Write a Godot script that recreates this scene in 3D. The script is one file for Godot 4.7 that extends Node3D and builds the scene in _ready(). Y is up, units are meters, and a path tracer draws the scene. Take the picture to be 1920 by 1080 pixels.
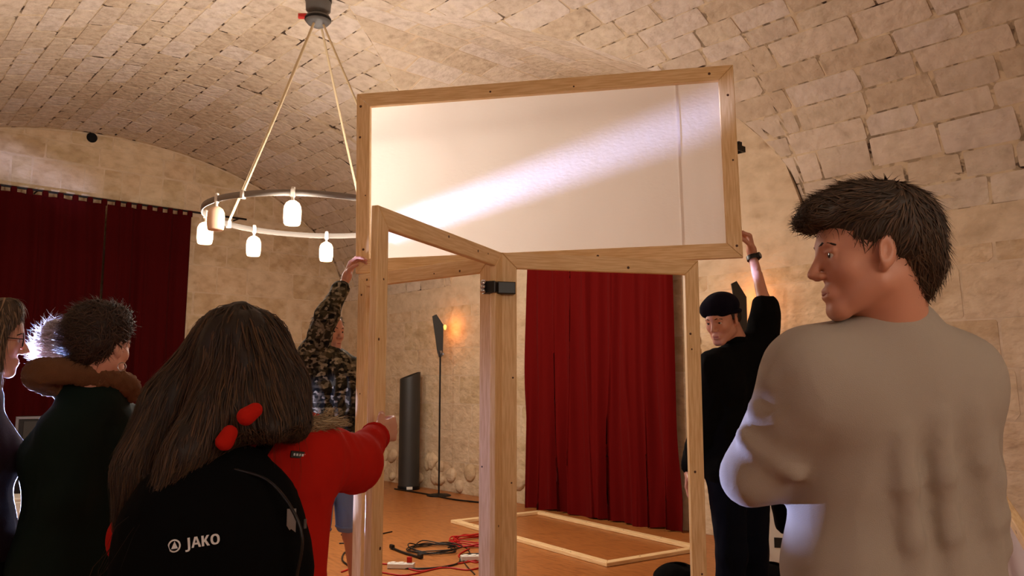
extends Node3D
# A stone-vaulted cellar: people put together a stage set of timber frames under a ring chandelier.
# Ground plan: C is the corner of the end wall and the window-side wall; U runs along the vault, V across it.

const C := Vector3(-2.65, 0, -12.45)
const U := Vector3(0.6618, 0, 0.7497)
const V := Vector3(-0.7497, 0, 0.6618)
const SPRING := 2.62
const RISE := 1.95
const HALF := 3.4
const LONG := 15.0
const LUN_U := 5.3      # a side vault meets the main vault here
const LUN_W := 2.5
const LUN_K := 0.83

var M := {}
var used := {}
var jobs := []
var rng := RandomNumberGenerator.new()
var cam: Camera3D


func _ready() -> void:
	rng.seed = 11
	cam = Camera3D.new()
	cam.name = "camera"
	cam.position = Vector3(0, 1.35, 0)
	cam.rotation.x = 0.11943
	cam.fov = 39.598
	cam.near = 0.05
	cam.far = 60.0
	add_child(cam)
	var env := Environment.new()
	env.background_mode = Environment.BG_COLOR
	env.background_color = Color(0, 0, 0)
	env.tonemap_mode = Environment.TONE_MAPPER_LINEAR
	env.tonemap_exposure = 1.0
	env.sdfgi_enabled = true
	env.ssao_enabled = true
	env.ssil_enabled = true
	var we := WorldEnvironment.new()
	we.name = "world"
	we.environment = env
	add_child(we)
	materials()
	shell()
	frames()
	curtains()
	chandelier(Vector3(-1.611, 0, -6.329), 4.56, "ring chandelier of white glass jar lamps hanging behind the raised panel", 85.0, 1.05)
	chandelier(C + U * 13.6 + V * 5.3, 4.19, "ring chandelier of white glass jar lamps near the front wall of the vault", 20.0, 0.34)
	furniture()
	cables()
	people()
	run_jobs()


# ---------------------------------------------------------------- naming
func numbered(called: String) -> String:
	if not used.has(called):
		used[called] = 0
		return called
	used[called] += 1
	return "%s_%03d" % [called, used[called]]


func tag(o: Node3D, label: String, category: String, group := "") -> Node3D:
	o.set_meta("label", label)
	o.set_meta("category", category)
	if group:
		o.set_meta("group", group)
	return o


func thing(called: String, label: String, category: String, at := Vector3.ZERO, group := "", basis := Basis()) -> Node3D:
	var o := Node3D.new()
	o.name = numbered(called)
	add_child(o)
	o.transform = Transform3D(basis, at)
	return tag(o, label, category, group)


func put(called: String, mesh: Mesh, mat: Material, parent: Node = self, at := Vector3.ZERO, basis := Basis()) -> MeshInstance3D:
	var o := MeshInstance3D.new()
	o.name = numbered(called) if parent == self else called
	o.mesh = mesh
	o.material_override = mat
	o.transform = Transform3D(basis, at)
	parent.add_child(o, true)
	return o


func struct(called: String, mesh: Mesh, mat: Material) -> MeshInstance3D:
	var o := put(called, mesh, mat)
	o.set_meta("kind", "structure")
	return o


# ---------------------------------------------------------------- materials
func noise(freq: float, type := FastNoiseLite.TYPE_SIMPLEX_SMOOTH, sd := 1, oct := 4) -> FastNoiseLite:
	var n := FastNoiseLite.new()
	n.noise_type = type
	n.frequency = freq
	n.seed = sd
	n.fractal_octaves = oct
	return n


func ntex(n: FastNoiseLite, stops: Array, size := 512, normal := false, bump := 4.0) -> NoiseTexture2D:
	var t := NoiseTexture2D.new()
	t.width = size
	t.height = size
	t.seamless = true
	t.noise = n
	if normal:
		t.as_normal_map = true
		t.bump_strength = bump
	elif stops:
		var g := Gradient.new()
		var off := PackedFloat32Array()
		var col := PackedColorArray()
		for s in stops:
			off.append(s[0])
			col.append(s[1])
		g.offsets = off
		g.colors = col
		t.color_ramp = g
	return t


func mat(called: String, c: Color, rough := 0.8, metal := 0.0) -> StandardMaterial3D:
	var m := StandardMaterial3D.new()
	m.resource_name = called
	m.albedo_color = c
	m.roughness = rough
	m.metallic = metal
	M[called] = m
	return m


func tri(m: StandardMaterial3D, tex: Texture2D, scale: Vector3, world := false, height: Texture2D = null, h := 0.0) -> StandardMaterial3D:
	m.albedo_texture = tex
	m.uv1_triplanar = true
	m.uv1_world_triplanar = world
	m.uv1_scale = scale
	if height:
		m.heightmap_enabled = true
		m.heightmap_texture = height
		m.heightmap_scale = h
	return m


func cloth(called: String, c: Color, rim := 0.3, weave: Texture2D = null, h := 0.15) -> StandardMaterial3D:
	var m := mat(called, c, 0.95)
	m.metallic_specular = 0.2
	if rim > 0:
		m.rim_enabled = true
		m.rim = rim
		m.rim_tint = 0.7
	if weave:
		m.uv1_triplanar = true
		m.uv1_scale = Vector3.ONE * 9.0
		m.heightmap_enabled = true
		m.heightmap_texture = weave
		m.heightmap_scale = h
	return m


func camo() -> ImageTexture:
	var im := Image.create(256, 256, true, Image.FORMAT_RGB8)
	var a := noise(0.022, FastNoiseLite.TYPE_SIMPLEX, 3, 3)
	var b := noise(0.03, FastNoiseLite.TYPE_SIMPLEX, 8, 3)
	var d := noise(0.05, FastNoiseLite.TYPE_SIMPLEX, 5, 2)
	for y in 256:
		for x in 256:
			var c := Color(0.13, 0.12, 0.09)
			if a.get_noise_2d(x, y * 1.2) > 0.05:
				c = Color(0.27, 0.24, 0.17)
			if b.get_noise_2d(x, y * 1.2) > 0.22:
				c = Color(0.045, 0.045, 0.045)
			if d.get_noise_2d(x, y * 1.4) > 0.38:
				c = Color(0.62, 0.58, 0.48)
			im.set_pixel(x, y, c)
	im.generate_mipmaps()
	return ImageTexture.create_from_image(im)


func materials() -> void:
	var grain := ntex(noise(0.02, FastNoiseLite.TYPE_SIMPLEX_SMOOTH, 4, 5), [[0.0, Color(0.80, 0.78, 0.74)], [0.35, Color(0.92, 0.91, 0.89)], [0.6, Color(0.98, 0.98, 0.97)], [1.0, Color(1, 1, 1)]])
	var rough := ntex(noise(0.03, FastNoiseLite.TYPE_SIMPLEX_SMOOTH, 9, 6), [])
	var joint_shade := ntex(noise(0.012, FastNoiseLite.TYPE_SIMPLEX, 21, 4), [[0.0, Color(0.16, 0.10, 0.07)], [0.30, Color(0.25, 0.17, 0.12)], [0.37, Color(0.86, 0.83, 0.78)], [1.0, Color(1, 0.99, 0.96)]])  # dark patches put the shade of open joints into the colour
	var tones := [Color(0.81, 0.74, 0.66), Color(0.83, 0.76, 0.69), Color(0.78, 0.70, 0.61), Color(0.83, 0.77, 0.72), Color(0.79, 0.72, 0.65)]
	for i in 5:
		tri(mat("limestone_%s" % "abcde"[i], tones[i], 0.92), grain, Vector3.ONE * 0.8, true, rough, 1.2)
	var walltones := [Color(0.81, 0.70, 0.57), Color(0.83, 0.73, 0.60), Color(0.77, 0.66, 0.52), Color(0.82, 0.72, 0.60), Color(0.78, 0.68, 0.54)]
	for i in 5:
		tri(mat("wallstone_%s" % "abcde"[i], walltones[i], 0.92), grain, Vector3.ONE * 0.7, true, rough, 1.6)
	for kind in [["limestone_", Color(0.85, 0.785, 0.69), 0.60, 0.45], ["wallstone_", Color(0.84, 0.75, 0.63), 0.50, 0.85]]:
		var c: Color = kind[1]
		var clear := Color(c.r, c.g, c.b, 0.0)
		var smear := ntex(noise(0.009, FastNoiseLite.TYPE_SIMPLEX_SMOOTH, 77, 5), [[0.0, clear], [kind[2], clear], [kind[2] + 0.22, Color(c.r, c.g, c.b, kind[3])], [1.0, Color(c.r, c.g, c.b, kind[3])]])
		for i in 5:
			var sm: StandardMaterial3D = M[kind[0] + "abcde"[i]]
			sm.detail_enabled = true
			sm.detail_albedo = smear
			sm.detail_blend_mode = BaseMaterial3D.BLEND_MODE_MIX
	tri(mat("mortar", Color(0.86, 0.79, 0.69), 0.95), joint_shade, Vector3.ONE * 0.75, true, rough, 1.0)
	tri(mat("plaster", Color(0.83, 0.74, 0.63), 0.95), grain, Vector3.ONE * 0.5, true, rough, 1.5)
	var planks := ntex(noise(0.02, FastNoiseLite.TYPE_SIMPLEX_SMOOTH, 14, 4), [[0.0, Color(0.75, 0.7, 0.66)], [0.5, Color(0.95, 0.92, 0.9)], [1.0, Color(1, 1, 1)]])
	tri(mat("floorboards", Color(0.70, 0.45, 0.23), 0.4), planks, Vector3(0.5, 0.5, 3.0), false)
	var woodgrain := ntex(noise(0.02, FastNoiseLite.TYPE_SIMPLEX_SMOOTH, 31, 4), [[0.0, Color(0.92, 0.85, 0.74)], [0.4, Color(0.96, 0.92, 0.84)], [0.7, Color(1, 0.98, 0.94)], [1.0, Color(1, 1, 0.97)]])
	tri(mat("pine_upright", Color(0.95, 0.84, 0.67), 0.55), woodgrain, Vector3(7, 0.5, 7))
	tri(mat("pine_level", Color(0.95, 0.84, 0.67), 0.55), woodgrain, Vector3(0.5, 7, 7))
	mat("knot", Color(0.32, 0.17, 0.07), 0.6)
	var fibre := ntex(noise(0.03, FastNoiseLite.TYPE_SIMPLEX_SMOOTH, 41, 5), [])
	var p := mat("paper", Color(0.87, 0.85, 0.85), 0.85)
	p.uv1_triplanar = true
	p.uv1_scale = Vector3(1.6, 3.0, 1.0)
	p.heightmap_enabled = true
	p.heightmap_texture = fibre
	p.heightmap_scale = 0.2
	p.backlight_enabled = true
	p.backlight = Color(1.16, 1.14, 1.12)
	var weave := ntex(noise(0.09, FastNoiseLite.TYPE_SIMPLEX_SMOOTH, 51, 3), [])
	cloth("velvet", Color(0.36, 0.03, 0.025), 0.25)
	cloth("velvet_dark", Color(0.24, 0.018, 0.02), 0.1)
	cloth("grey_jersey", Color(0.64, 0.60, 0.555), 0.3, weave, 0.05)
	cloth("black_cloth", Color(0.045, 0.043, 0.045), 0.1, weave, 0.05)
	cloth("navy_wool", Color(0.06, 0.045, 0.10), 0.3, weave, 0.12)
	cloth("dark_denim", Color(0.05, 0.06, 0.10), 0.1, weave, 0.05)
	cloth("denim", Color(0.50, 0.58, 0.74), 0.2, weave, 0.05)
	cloth("red_shell", Color(0.70, 0.12, 0.08), 0.1)
	cloth("red_shell_shaded", Color(0.45, 0.06, 0.05), 0.1)  # jacket red with shade put into the colour, unused
	cloth("pack_cloth", Color(0.035, 0.034, 0.036), 0.0, weave, 0.04)
	cloth("green_coat", Color(0.05, 0.12, 0.10), 0.1, weave, 0.05)
	cloth("fleece", Color(0.46, 0.32, 0.22), 0.4, weave, 0.4)
	cloth("plum_knit", Color(0.11, 0.04, 0.06), 0.2, weave, 0.12)
	for q in ["green_coat", "plum_knit"]:
		M[q].roughness = 0.85
		M[q].metallic_specular = 0.3
	var cm := cloth("camo_cloth", Color(1, 1, 1), 0.1)
	tri(cm, camo(), Vector3.ONE * 1.25)
	for s in [["skin", Color(0.78, 0.55, 0.45)], ["skin_pale", Color(0.82, 0.61, 0.52)]]:
		var m := mat(s[0], s[1], 0.5)
		m.subsurf_scatter_enabled = true
		m.subsurf_scatter_strength = 0.08
	mat("lips", Color(0.62, 0.32, 0.28), 0.5)
	mat("eye_white", Color(0.85, 0.83, 0.80), 0.2)
	mat("iris", Color(0.12, 0.10, 0.09), 0.2)
	for h in [["hair_brown", Color(1, 1, 1)], ["hair_auburn", Color(1, 1, 1)], ["hair_dark", Color(1, 1, 1)], ["hair_fair", Color(1, 1, 1)]]:
		var m := mat(h[0], h[1], 0.62)
		m.vertex_color_use_as_albedo = true
		m.backlight_enabled = true
		m.backlight = Color(0.4, 0.36, 0.32)
	var bun := mat("lit_hair_bun", Color(1, 1, 1), 0.5)
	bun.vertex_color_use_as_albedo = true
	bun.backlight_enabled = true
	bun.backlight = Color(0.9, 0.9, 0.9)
	mat("brow", Color(0.16, 0.10, 0.07), 0.8)
	mat("steel", Color(0.55, 0.55, 0.57), 0.35, 0.9)
	mat("chrome", Color(0.8, 0.8, 0.82), 0.15, 1.0)
	mat("white_enamel", Color(0.88, 0.85, 0.80), 0.4)
	mat("hoop_steel", Color(0.5, 0.47, 0.44), 0.4, 0.3)
	mat("iron", Color(0.10, 0.09, 0.09), 0.5, 0.6)
	mat("black_plastic", Color(0.03, 0.03, 0.03), 0.4)
	mat("dark_grey", Color(0.17, 0.165, 0.155), 0.5)
	mat("grey_plastic", Color(0.36, 0.35, 0.34), 0.5)
	mat("white_plastic", Color(0.85, 0.83, 0.79), 0.45)
	mat("rope", Color(0.80, 0.72, 0.58), 0.9)
	mat("red_cable", Color(0.70, 0.06, 0.04), 0.45)
	mat("red_plastic", Color(0.75, 0.12, 0.08), 0.45)
	mat("white_print", Color(0.9, 0.9, 0.9), 0.6)
	mat("hole_shade", Color(0.02, 0.015, 0.012), 1.0)  # near black for the shade inside the wall hole
	mat("shade_off", Color(0.93, 0.78, 0.66), 0.4)
	var g := mat("lamp_glow", Color(1, 0.93, 0.84), 0.4)
	g.emission_enabled = true
	g.emission = Color(1.0, 0.86, 0.70)
	g.emission_energy_multiplier = 4.0
	var w := mat("warm_bulb", Color(1, 0.8, 0.5), 0.4)
	w.emission_enabled = true
	w.emission = Color(1.0, 0.62, 0.25)
	w.emission_energy_multiplier = 4.0
	var l := mat("lens_glow", Color(0.8, 0.85, 1.0), 0.3)
	l.emission_enabled = true
	l.emission = Color(0.75, 0.8, 1.0)
	l.emission_energy_multiplier = 2.0


# ---------------------------------------------------------------- shapes
func arr_mesh(v: PackedVector3Array, n: PackedVector3Array, idx: PackedInt32Array, col := PackedColorArray()) -> ArrayMesh:
	var a := []
	a.resize(Mesh.ARRAY_MAX)
	a[Mesh.ARRAY_VERTEX] = v
	a[Mesh.ARRAY_NORMAL] = n
	a[Mesh.ARRAY_INDEX] = idx
	if col.size():
		a[Mesh.ARRAY_COLOR] = col
	var m := ArrayMesh.new()
	m.add_surface_from_arrays(Mesh.PRIMITIVE_TRIANGLES, a)
	return m


func begin() -> SurfaceTool:
	var st := SurfaceTool.new()
	st.begin(Mesh.PRIMITIVE_TRIANGLES)
	st.set_smooth_group(-1)
	return st


func done(st: SurfaceTool) -> ArrayMesh:
	st.generate_normals()
	return st.commit()


# a convex face whose outside is on the side of «out»
func face(st: SurfaceTool, pts: Array, out: Vector3) -> void:
	for i in range(1, pts.size() - 1):
		var a: Vector3 = pts[0]
		var b: Vector3 = pts[i]
		var c: Vector3 = pts[i + 1]
		if (b - a).cross(c - a).dot(out) > 0.0:
			var s := b
			b = c
			c = s
		st.add_vertex(a)
		st.add_vertex(b)
		st.add_vertex(c)


# a flat outline with rounded edges: poly in the plane of x and y, thickness along z
func slab(st: SurfaceTool, poly: PackedVector2Array, z0: float, z1: float, bevel := 0.003, T := Transform3D()) -> void:
	var inner := Geometry2D.offset_polygon(poly, -bevel)
	var small: PackedVector2Array = inner[0] if inner.size() == 1 and inner[0].size() == poly.size() else poly
	if small != poly and small[0].distance_to(poly[0]) > bevel * 6.0:      # offsetting may start at another corner
		var k := 0
		for i in poly.size():
			if small[i].distance_to(poly[0]) < small[k].distance_to(poly[0]):
				k = i
		var turned := PackedVector2Array()
		for i in poly.size():
			turned.append(small[(k + i) % poly.size()])
		small = turned
	var mid := Vector2.ZERO
	for p in poly:
		mid += p / poly.size()
	var tris := Geometry2D.triangulate_polygon(small)
	for side in [[z0, -1.0], [z1, 1.0]]:
		for i in range(0, tris.size(), 3):
			var f := []
			for j in 3:
				f.append(T * Vector3(small[tris[i + j]].x, small[tris[i + j]].y, side[0]))
			face(st, f, T.basis * Vector3(0, 0, side[1]))
	var ring := [[small, z0], [poly, z0 + bevel], [poly, z1 - bevel], [small, z1]]
	for k in 3:
		for i in poly.size():
			var j := (i + 1) % poly.size()
			var p: PackedVector2Array = ring[k][0]
			var q: PackedVector2Array = ring[k + 1][0]
			var e := poly[j] - poly[i]
			var o := Vector2(e.y, -e.x)
			if Geometry2D.is_point_in_polygon((poly[i] + poly[j]) / 2 + o.normalized() * 0.0005, poly):
				o = -o
			var pts := [T * Vector3(p[i].x, p[i].y, ring[k][1]), T * Vector3(p[j].x, p[j].y, ring[k][1]), T * Vector3(q[j].x, q[j].y, ring[k + 1][1]), T * Vector3(q[i].x, q[i].y, ring[k + 1][1])]
			face(st, pts, T.basis * Vector3(o.x, o.y, 0).normalized())


func box(size: Vector3, bevel := 0.004, at := Vector3.ZERO) -> ArrayMesh:
	var st := begin()
	box_to(st, size, bevel, Transform3D(Basis(), at))
	return done(st)


func box_to(st: SurfaceTool, size: Vector3, bevel: float, T: Transform3D) -> void:
	var h := size / 2
	slab(st, PackedVector2Array([Vector2(-h.x, -h.y), Vector2(h.x, -h.y), Vector2(h.x, h.y), Vector2(-h.x, h.y)]), -h.z, h.z, bevel, T)


func ring_poly(r: float, n: int, squash := 1.0) -> PackedVector2Array:
	var p := PackedVector2Array()
	for i in n:
		p.append(Vector2(cos(TAU * i / n) * r, sin(TAU * i / n) * r * squash))
	return p


# turned shape round the y axis from a profile of (radius, height)
func lathe(profile: Array, seg := 20) -> ArrayMesh:
	var v := PackedVector3Array()
	var n := PackedVector3Array()
	var idx := PackedInt32Array()
	var count := profile.size()
	var turn := 0.0
	for i in count - 1:
		turn += pow(profile[i].x + profile[i + 1].x, 2) * (profile[i + 1].y - profile[i].y)
	if turn < 0.0:
		profile = profile.duplicate()
		profile.reverse()
	for i in count:
		var before: Vector2 = profile[maxi(i - 1, 0)]
		var after: Vector2 = profile[mini(i + 1, count - 1)]
		var t := after - before
		for k in seg:
			var a := TAU * k / seg
			v.append(Vector3(cos(a) * profile[i].x, profile[i].y, sin(a) * profile[i].x))
			n.append(Vector3(cos(a) * t.y, -t.x, sin(a) * t.y).normalized())
	for i in count - 1:
		for k in seg:
			var a := i * seg + k
			var b := i * seg + (k + 1) % seg
			idx.append_array([a, b, a + seg, b, b + seg, a + seg])
	return arr_mesh(v, n, idx)


func tube(path: PackedVector3Array, r: float, seg := 8, taper := 1.0) -> ArrayMesh:
	var v := PackedVector3Array()
	var n := PackedVector3Array()
	var idx := PackedInt32Array()
	var side := Vector3.ZERO
	var count := path.size()
	for i in count:
		var t := (path[mini(i + 1, count - 1)] - path[maxi(i - 1, 0)]).normalized()
		if side == Vector3.ZERO:
			side = t.cross(Vector3.UP if absf(t.y) < 0.9 else Vector3.RIGHT).normalized()
		side = (side - t * side.dot(t)).normalized()
		var up := t.cross(side)
		var rad := r * lerpf(1.0, taper, float(i) / (count - 1))
		for k in seg:
			var a := TAU * k / seg
			var o := side * cos(a) + up * sin(a)
			v.append(path[i] + o * rad)
			n.append(o)
	for i in count - 1:
		for k in seg:
			var a := i * seg + k
			var b := i * seg + (k + 1) % seg
			idx.append_array([a, a + seg, b, b, a + seg, b + seg])
	var ends := [[0, -1.0], [count - 1, 1.0]]
	for e in ends:
		var t := (path[count - 1] - path[count - 2]) if e[0] else (path[1] - path[0])
		var c := v.size()
		v.append(path[e[0]])
		n.append(t.normalized() * e[1])
		for k in seg:
			var a: int = e[0] * seg + k
			var b: int = e[0] * seg + (k + 1) % seg
			if e[0]:
				idx.append_array([c, b, a])
			else:
				idx.append_array([c, a, b])
	return arr_mesh(v, n, idx)


func smooth_path(pts: Array, step := 0.03) -> PackedVector3Array:
	var c := Curve3D.new()
	c.bake_interval = step
	for i in pts.size():
		var t: Vector3 = (pts[mini(i + 1, pts.size() - 1)] - pts[maxi(i - 1, 0)]) / 6.0
		c.add_point(pts[i], -t, t)
	return c.get_baked_points()


# ---------------------------------------------------------------- the vaulted room
func barrel(v: float) -> float:
	return SPRING + RISE * sqrt(maxf(0.0, 1.0 - pow((HALF - v) / HALF, 2)))


func groin(u: float) -> float:      # where, across the room, the side vault meets the main vault
	return maxf(0.0, (LUN_W - absf(u - LUN_U)) / LUN_K)


func world(u: float, y: float, v: float) -> Vector3:
	return C + U * u + V * v + Vector3(0, y, 0)


var arc_s := PackedFloat32Array()
var arc_a := PackedFloat32Array()


func arc_tables() -> void:
	var s := 0.0
	var was := Vector2(0, SPRING)
	for i in 401:
		var a := PI * i / 400.0
		var p := Vector2(HALF - HALF * cos(a), SPRING + RISE * sin(a))
		s += p.distance_to(was)
		was = p
		arc_s.append(s)
		arc_a.append(a)


func arc_angle(s: float) -> float:
	var i := clampi(arc_s.bsearch(s), 1, 400)
	return lerpf(arc_a[i - 1], arc_a[i], clampf((s - arc_s[i - 1]) / (arc_s[i] - arc_s[i - 1]), 0, 1))


func arc_of_v(v: float) -> float:
	var a := acos(clampf((HALF - v) / HALF, -1, 1))
	var x := a / PI * 400.0
	var i := clampi(int(x), 0, 399)
	return lerpf(arc_s[i], arc_s[i + 1], x - i)


func on_barrel(u: float, s: float, h: float) -> Vector3:
	var a := arc_angle(s)
	var nn := Vector2(cos(a) / HALF, -sin(a) / RISE).normalized()
	return world(u, SPRING + RISE * sin(a) + nn.y * h, HALF - HALF * cos(a) + nn.x * h)


func on_side_vault(v: float, u: float, h: float) -> Vector3:
	var top := barrel(groin(u))
	var e := 0.02
	var slope := (barrel(groin(u + e)) - barrel(groin(u - e))) / (2 * e)
	var nn := Vector2(slope, -1).normalized()
	return world(u + nn.x * h, top + nn.y * h, v)


func on_side_wall(u: float, y: float, h: float) -> Vector3:
	return world(u, y, h)


func on_end_wall(v: float, y: float, h: float) -> Vector3:
	return world(h, y, v)


# a curved sheet with thickness: grid of points on the inside and the same grid pushed out
func sheet(rows: Array, outward: Callable) -> ArrayMesh:
	var st := SurfaceTool.new()
	st.begin(Mesh.PRIMITIVE_TRIANGLES)
	st.set_smooth_group(0)
	for i in rows.size() - 1:
		var p: Array = rows[i]
		var q: Array = rows[i + 1]
		for k in p.size() - 1:
			var o: Vector3 = outward.call((p[k] + q[k + 1]) / 2)
			face(st, [p[k], q[k], q[k + 1], p[k + 1]], -o)
	st.set_smooth_group(-1)
	for i in rows.size() - 1:
		var p: Array = rows[i]
		var q: Array = rows[i + 1]
		for k in p.size() - 1:
			var o: Vector3 = outward.call((p[k] + q[k + 1]) / 2)
			face(st, [p[k] + o * 0.3, q[k] + o * 0.3, q[k + 1] + o * 0.3, p[k + 1] + o * 0.3], o)
	st.index()
	st.generate_normals()
	return st.commit()


func shell() -> void:
	arc_tables()
	var us := []
	for i in 61:
		us.append(LONG * i / 60.0)
	for i in 41:
		us.append(LUN_U - LUN_W + 2 * LUN_W * i / 40.0)
	us.sort()
	# main vault and side vault: the mortar bed that the stones sit in
	var rows := []
	for u in us:
		var s0 := arc_of_v(groin(u))
		var row := []
		for k in 49:
			row.append(on_barrel(u, lerpf(s0, arc_s[400], k / 48.0), 0))
		rows.append(row)
	var axis_out := func(p: Vector3) -> Vector3:
		var v := (p - C).dot(V) - HALF
		return (V * v + Vector3(0, maxf(p.y - SPRING, 0.05) * 1.5, 0)).normalized()
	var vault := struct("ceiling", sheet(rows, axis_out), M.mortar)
	rows = []
	for i in 41:
		var u := LUN_U - LUN_W + 2 * LUN_W * i / 40.0
		var row := []
		for k in 9:
			row.append(world(u, barrel(groin(u)), groin(u) * k / 8.0))
		rows.append(row)
	var side := put("side_vault", sheet(rows, func(_p: Vector3) -> Vector3: return Vector3.UP), M.plaster, vault)
	# walls
	var wall := []
	var low := []
	for u in us:
		wall.append(world(u, barrel(groin(u)), 0))
		low.append(world(u, -0.02, 0))
	var wr := struct("wall_right", sheet([low, wall], func(_p: Vector3) -> Vector3: return -V), M.plaster)
	wall = []
	low = []
	for i in 69:
		var v := HALF - HALF * cos(PI * i / 68.0)
		wall.append(world(0, barrel(v), v))
		low.append(world(0, -0.02, v))
	var wb := struct("wall_back", sheet([low, wall], func(_p: Vector3) -> Vector3: return -U), M.plaster)
	wall = []
	low = []
	for i in 69:
		var v := HALF - HALF * cos(PI * i / 68.0)
		wall.append(world(LONG, barrel(v), v))
		low.append(world(LONG, -0.02, v))
	struct("wall_front", sheet([low, wall], func(_p: Vector3) -> Vector3: return U), M.plaster)
	struct("wall_left", sheet([[world(0, -0.02, 2 * HALF), world(LONG, -0.02, 2 * HALF)], [world(0, SPRING, 2 * HALF), world(LONG, SPRING, 2 * HALF)]], func(_p: Vector3) -> Vector3: return V), M.plaster)
	var fl := struct("floor", box(Vector3(LONG + 0.6, 0.2, 2 * HALF + 0.6), 0.002), M.floorboards)
	fl.transform = Transform3D(Basis(U, Vector3.UP, U.cross(Vector3.UP)), C + U * LONG / 2 + V * HALF + Vector3(0, -0.1, 0))
	# stones of the main vault, laid in courses along it
	var lun := PackedVector2Array()
	for i in 25:
		var v := LUN_W / LUN_K * i / 24.0
		lun.append(Vector2(LUN_U - (LUN_W - v * LUN_K), arc_of_v(v)))
	for i in range(23, -1, -1):
		var v := LUN_W / LUN_K * i / 24.0
		lun.append(Vector2(LUN_U + (LUN_W - v * LUN_K), arc_of_v(v)))
	lun.append(Vector2(LUN_U + LUN_W, -0.5))
	lun.append(Vector2(LUN_U - LUN_W, -0.5))
	var mats := [M.limestone_a, M.limestone_b, M.limestone_c, M.limestone_d, M.limestone_e]
	var list := stones(Vector2(0.05, -0.004), Vector2(13.0, arc_s[400] - 0.03), [0.16, 0.27], [0.28, 0.66], func(_p): return true, lun, false, 5)
	lay("vault_stone", list, on_barrel, vault, mats, 300, 0.004)
	var web := PackedVector2Array([Vector2(0, LUN_U - LUN_W + 0.35), Vector2(0.36 / LUN_K, LUN_U - LUN_W + 0.36), Vector2(LUN_W / LUN_K, LUN_U), Vector2(0.36 / LUN_K, LUN_U + LUN_W - 0.36), Vector2(0, LUN_U + LUN_W - 0.35)])
	list = stones(Vector2(0.03, LUN_U - LUN_W), Vector2(3.0, LUN_U + LUN_W), [0.22, 0.30], [0.35, 0.7], func(_p): return true, web, true, 6)
	lay("vault_stone", list, on_side_vault, side, mats, 60, 0.004)
	# blocks of the walls
	mats = [M.wallstone_a, M.wallstone_b, M.wallstone_c, M.wallstone_d, M.wallstone_e]
	var under := PackedVector2Array([Vector2(0, 0)])
	for i in 69:
		var v := HALF - HALF * cos(PI * i / 68.0)
		under.append(Vector2(v, barrel(v) - 0.02))
	under.append(Vector2(2 * HALF, 0))
	list = stones(Vector2(0.02, 0.0), Vector2(6.75, 3.66), [0.30, 0.40], [0.4, 0.85], func(_p): return true, under, true, 7)
	list.append_array(stones(Vector2(0.02, 3.72), Vector2(6.75, 4.12), [0.38, 0.40], [0.20, 0.34], func(_p): return true, under, true, 8))
	list.append_array(stones(Vector2(0.02, 4.13), Vector2(6.75, 4.6), [0.22, 0.26], [0.4, 0.8], func(_p): return true, under, true, 9))
	lay("wall_stone", list, on_end_wall, wb, mats, 260, 0.004)
	under = PackedVector2Array([Vector2(0.02, 0)])
	for u in us:
		if under[-1].x < u:
			under.append(Vector2(u, minf(2.35, barrel(groin(u)) - 0.02)))
	under.append(Vector2(LONG, 0))
	list = stones(Vector2(0.02, 0.0), Vector2(12.5, 4.5), [0.30, 0.42], [0.5, 1.0], func(_p): return true, under, true, 10)
	lay("wall_stone", list, on_side_wall, wr, mats, 300, 0.003)
	# loose weathered rubble at the foot of the side wall
	var rr := RandomNumberGenerator.new()
	rr.seed = 77
	for i in 26:
		var u := rr.randf_range(0.4, 4.2)
		var r := Vector3(rr.randf_range(0.06, 0.15), rr.randf_range(0.05, 0.11), 0.05)
		var pr := [ell(Vector3.ZERO, r, Basis(Vector3.BACK, rr.randf() * 2.0), 0.02), ell(Vector3(r.x * 0.4, r.y * 0.3, 0.0), r * 0.7, Basis(), 0.03)]
		var a := nets(pr, 0.022)
		put("rubble_stone", arr_mesh(a[0], a[1], a[2]), mats[i % 5], wr, world(u, rr.randf_range(0.06, 0.36), 0.01), Basis(U, Vector3.UP, U.cross(Vector3.UP)))
	# putlog hole in the end wall as a disc in its shade colour, black block by the groin, switch plates beside the curtain
	put("wall_hole", lathe([Vector2(0.0, 0.012), Vector2(0.05, 0.012), Vector2(0.064, 0.005), Vector2(0.064, -0.02)], 18), M.hole_shade, wb, on_end_wall(3.69, 4.50, 0.012), Basis(V, U, V.cross(U)))
	var pin := thing("dark_block", "small black block on the vault right of the raised panel", "bracket", on_side_wall(7.30, 3.38, 0.30))
	var st := begin()
	box_to(st, Vector3(0.10, 0.05, 0.14), 0.008, Transform3D(Basis(U, Vector3.UP, U.cross(Vector3.UP)), Vector3.ZERO))
	box_to(st, Vector3(0.04, 0.09, 0.06), 0.006, Transform3D(Basis(U, Vector3.UP, U.cross(Vector3.UP)), Vector3(0.02, 0.02, 0)))
	put("stub", done(st), M.iron, pin)
	for k in 2:
		var sw := thing("switch_plate", ["upper white switch plate on the stone wall right of the red curtains", "lower white switch plate on the stone wall right of the red curtains"][k], "light switch", on_side_wall(6.62, 1.755 - 0.112 * k, 0.018), "switch plates by the curtain", Basis(U, Vector3.UP, U.cross(Vector3.UP)))
		put("plate", box(Vector3(0.085, 0.07, 0.016), 0.004), M.white_plastic, sw)
		put("rocker", box(Vector3(0.045, 0.03, 0.008), 0.002), M.white_enamel, sw, Vector3(0, 0, -0.009))


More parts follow.
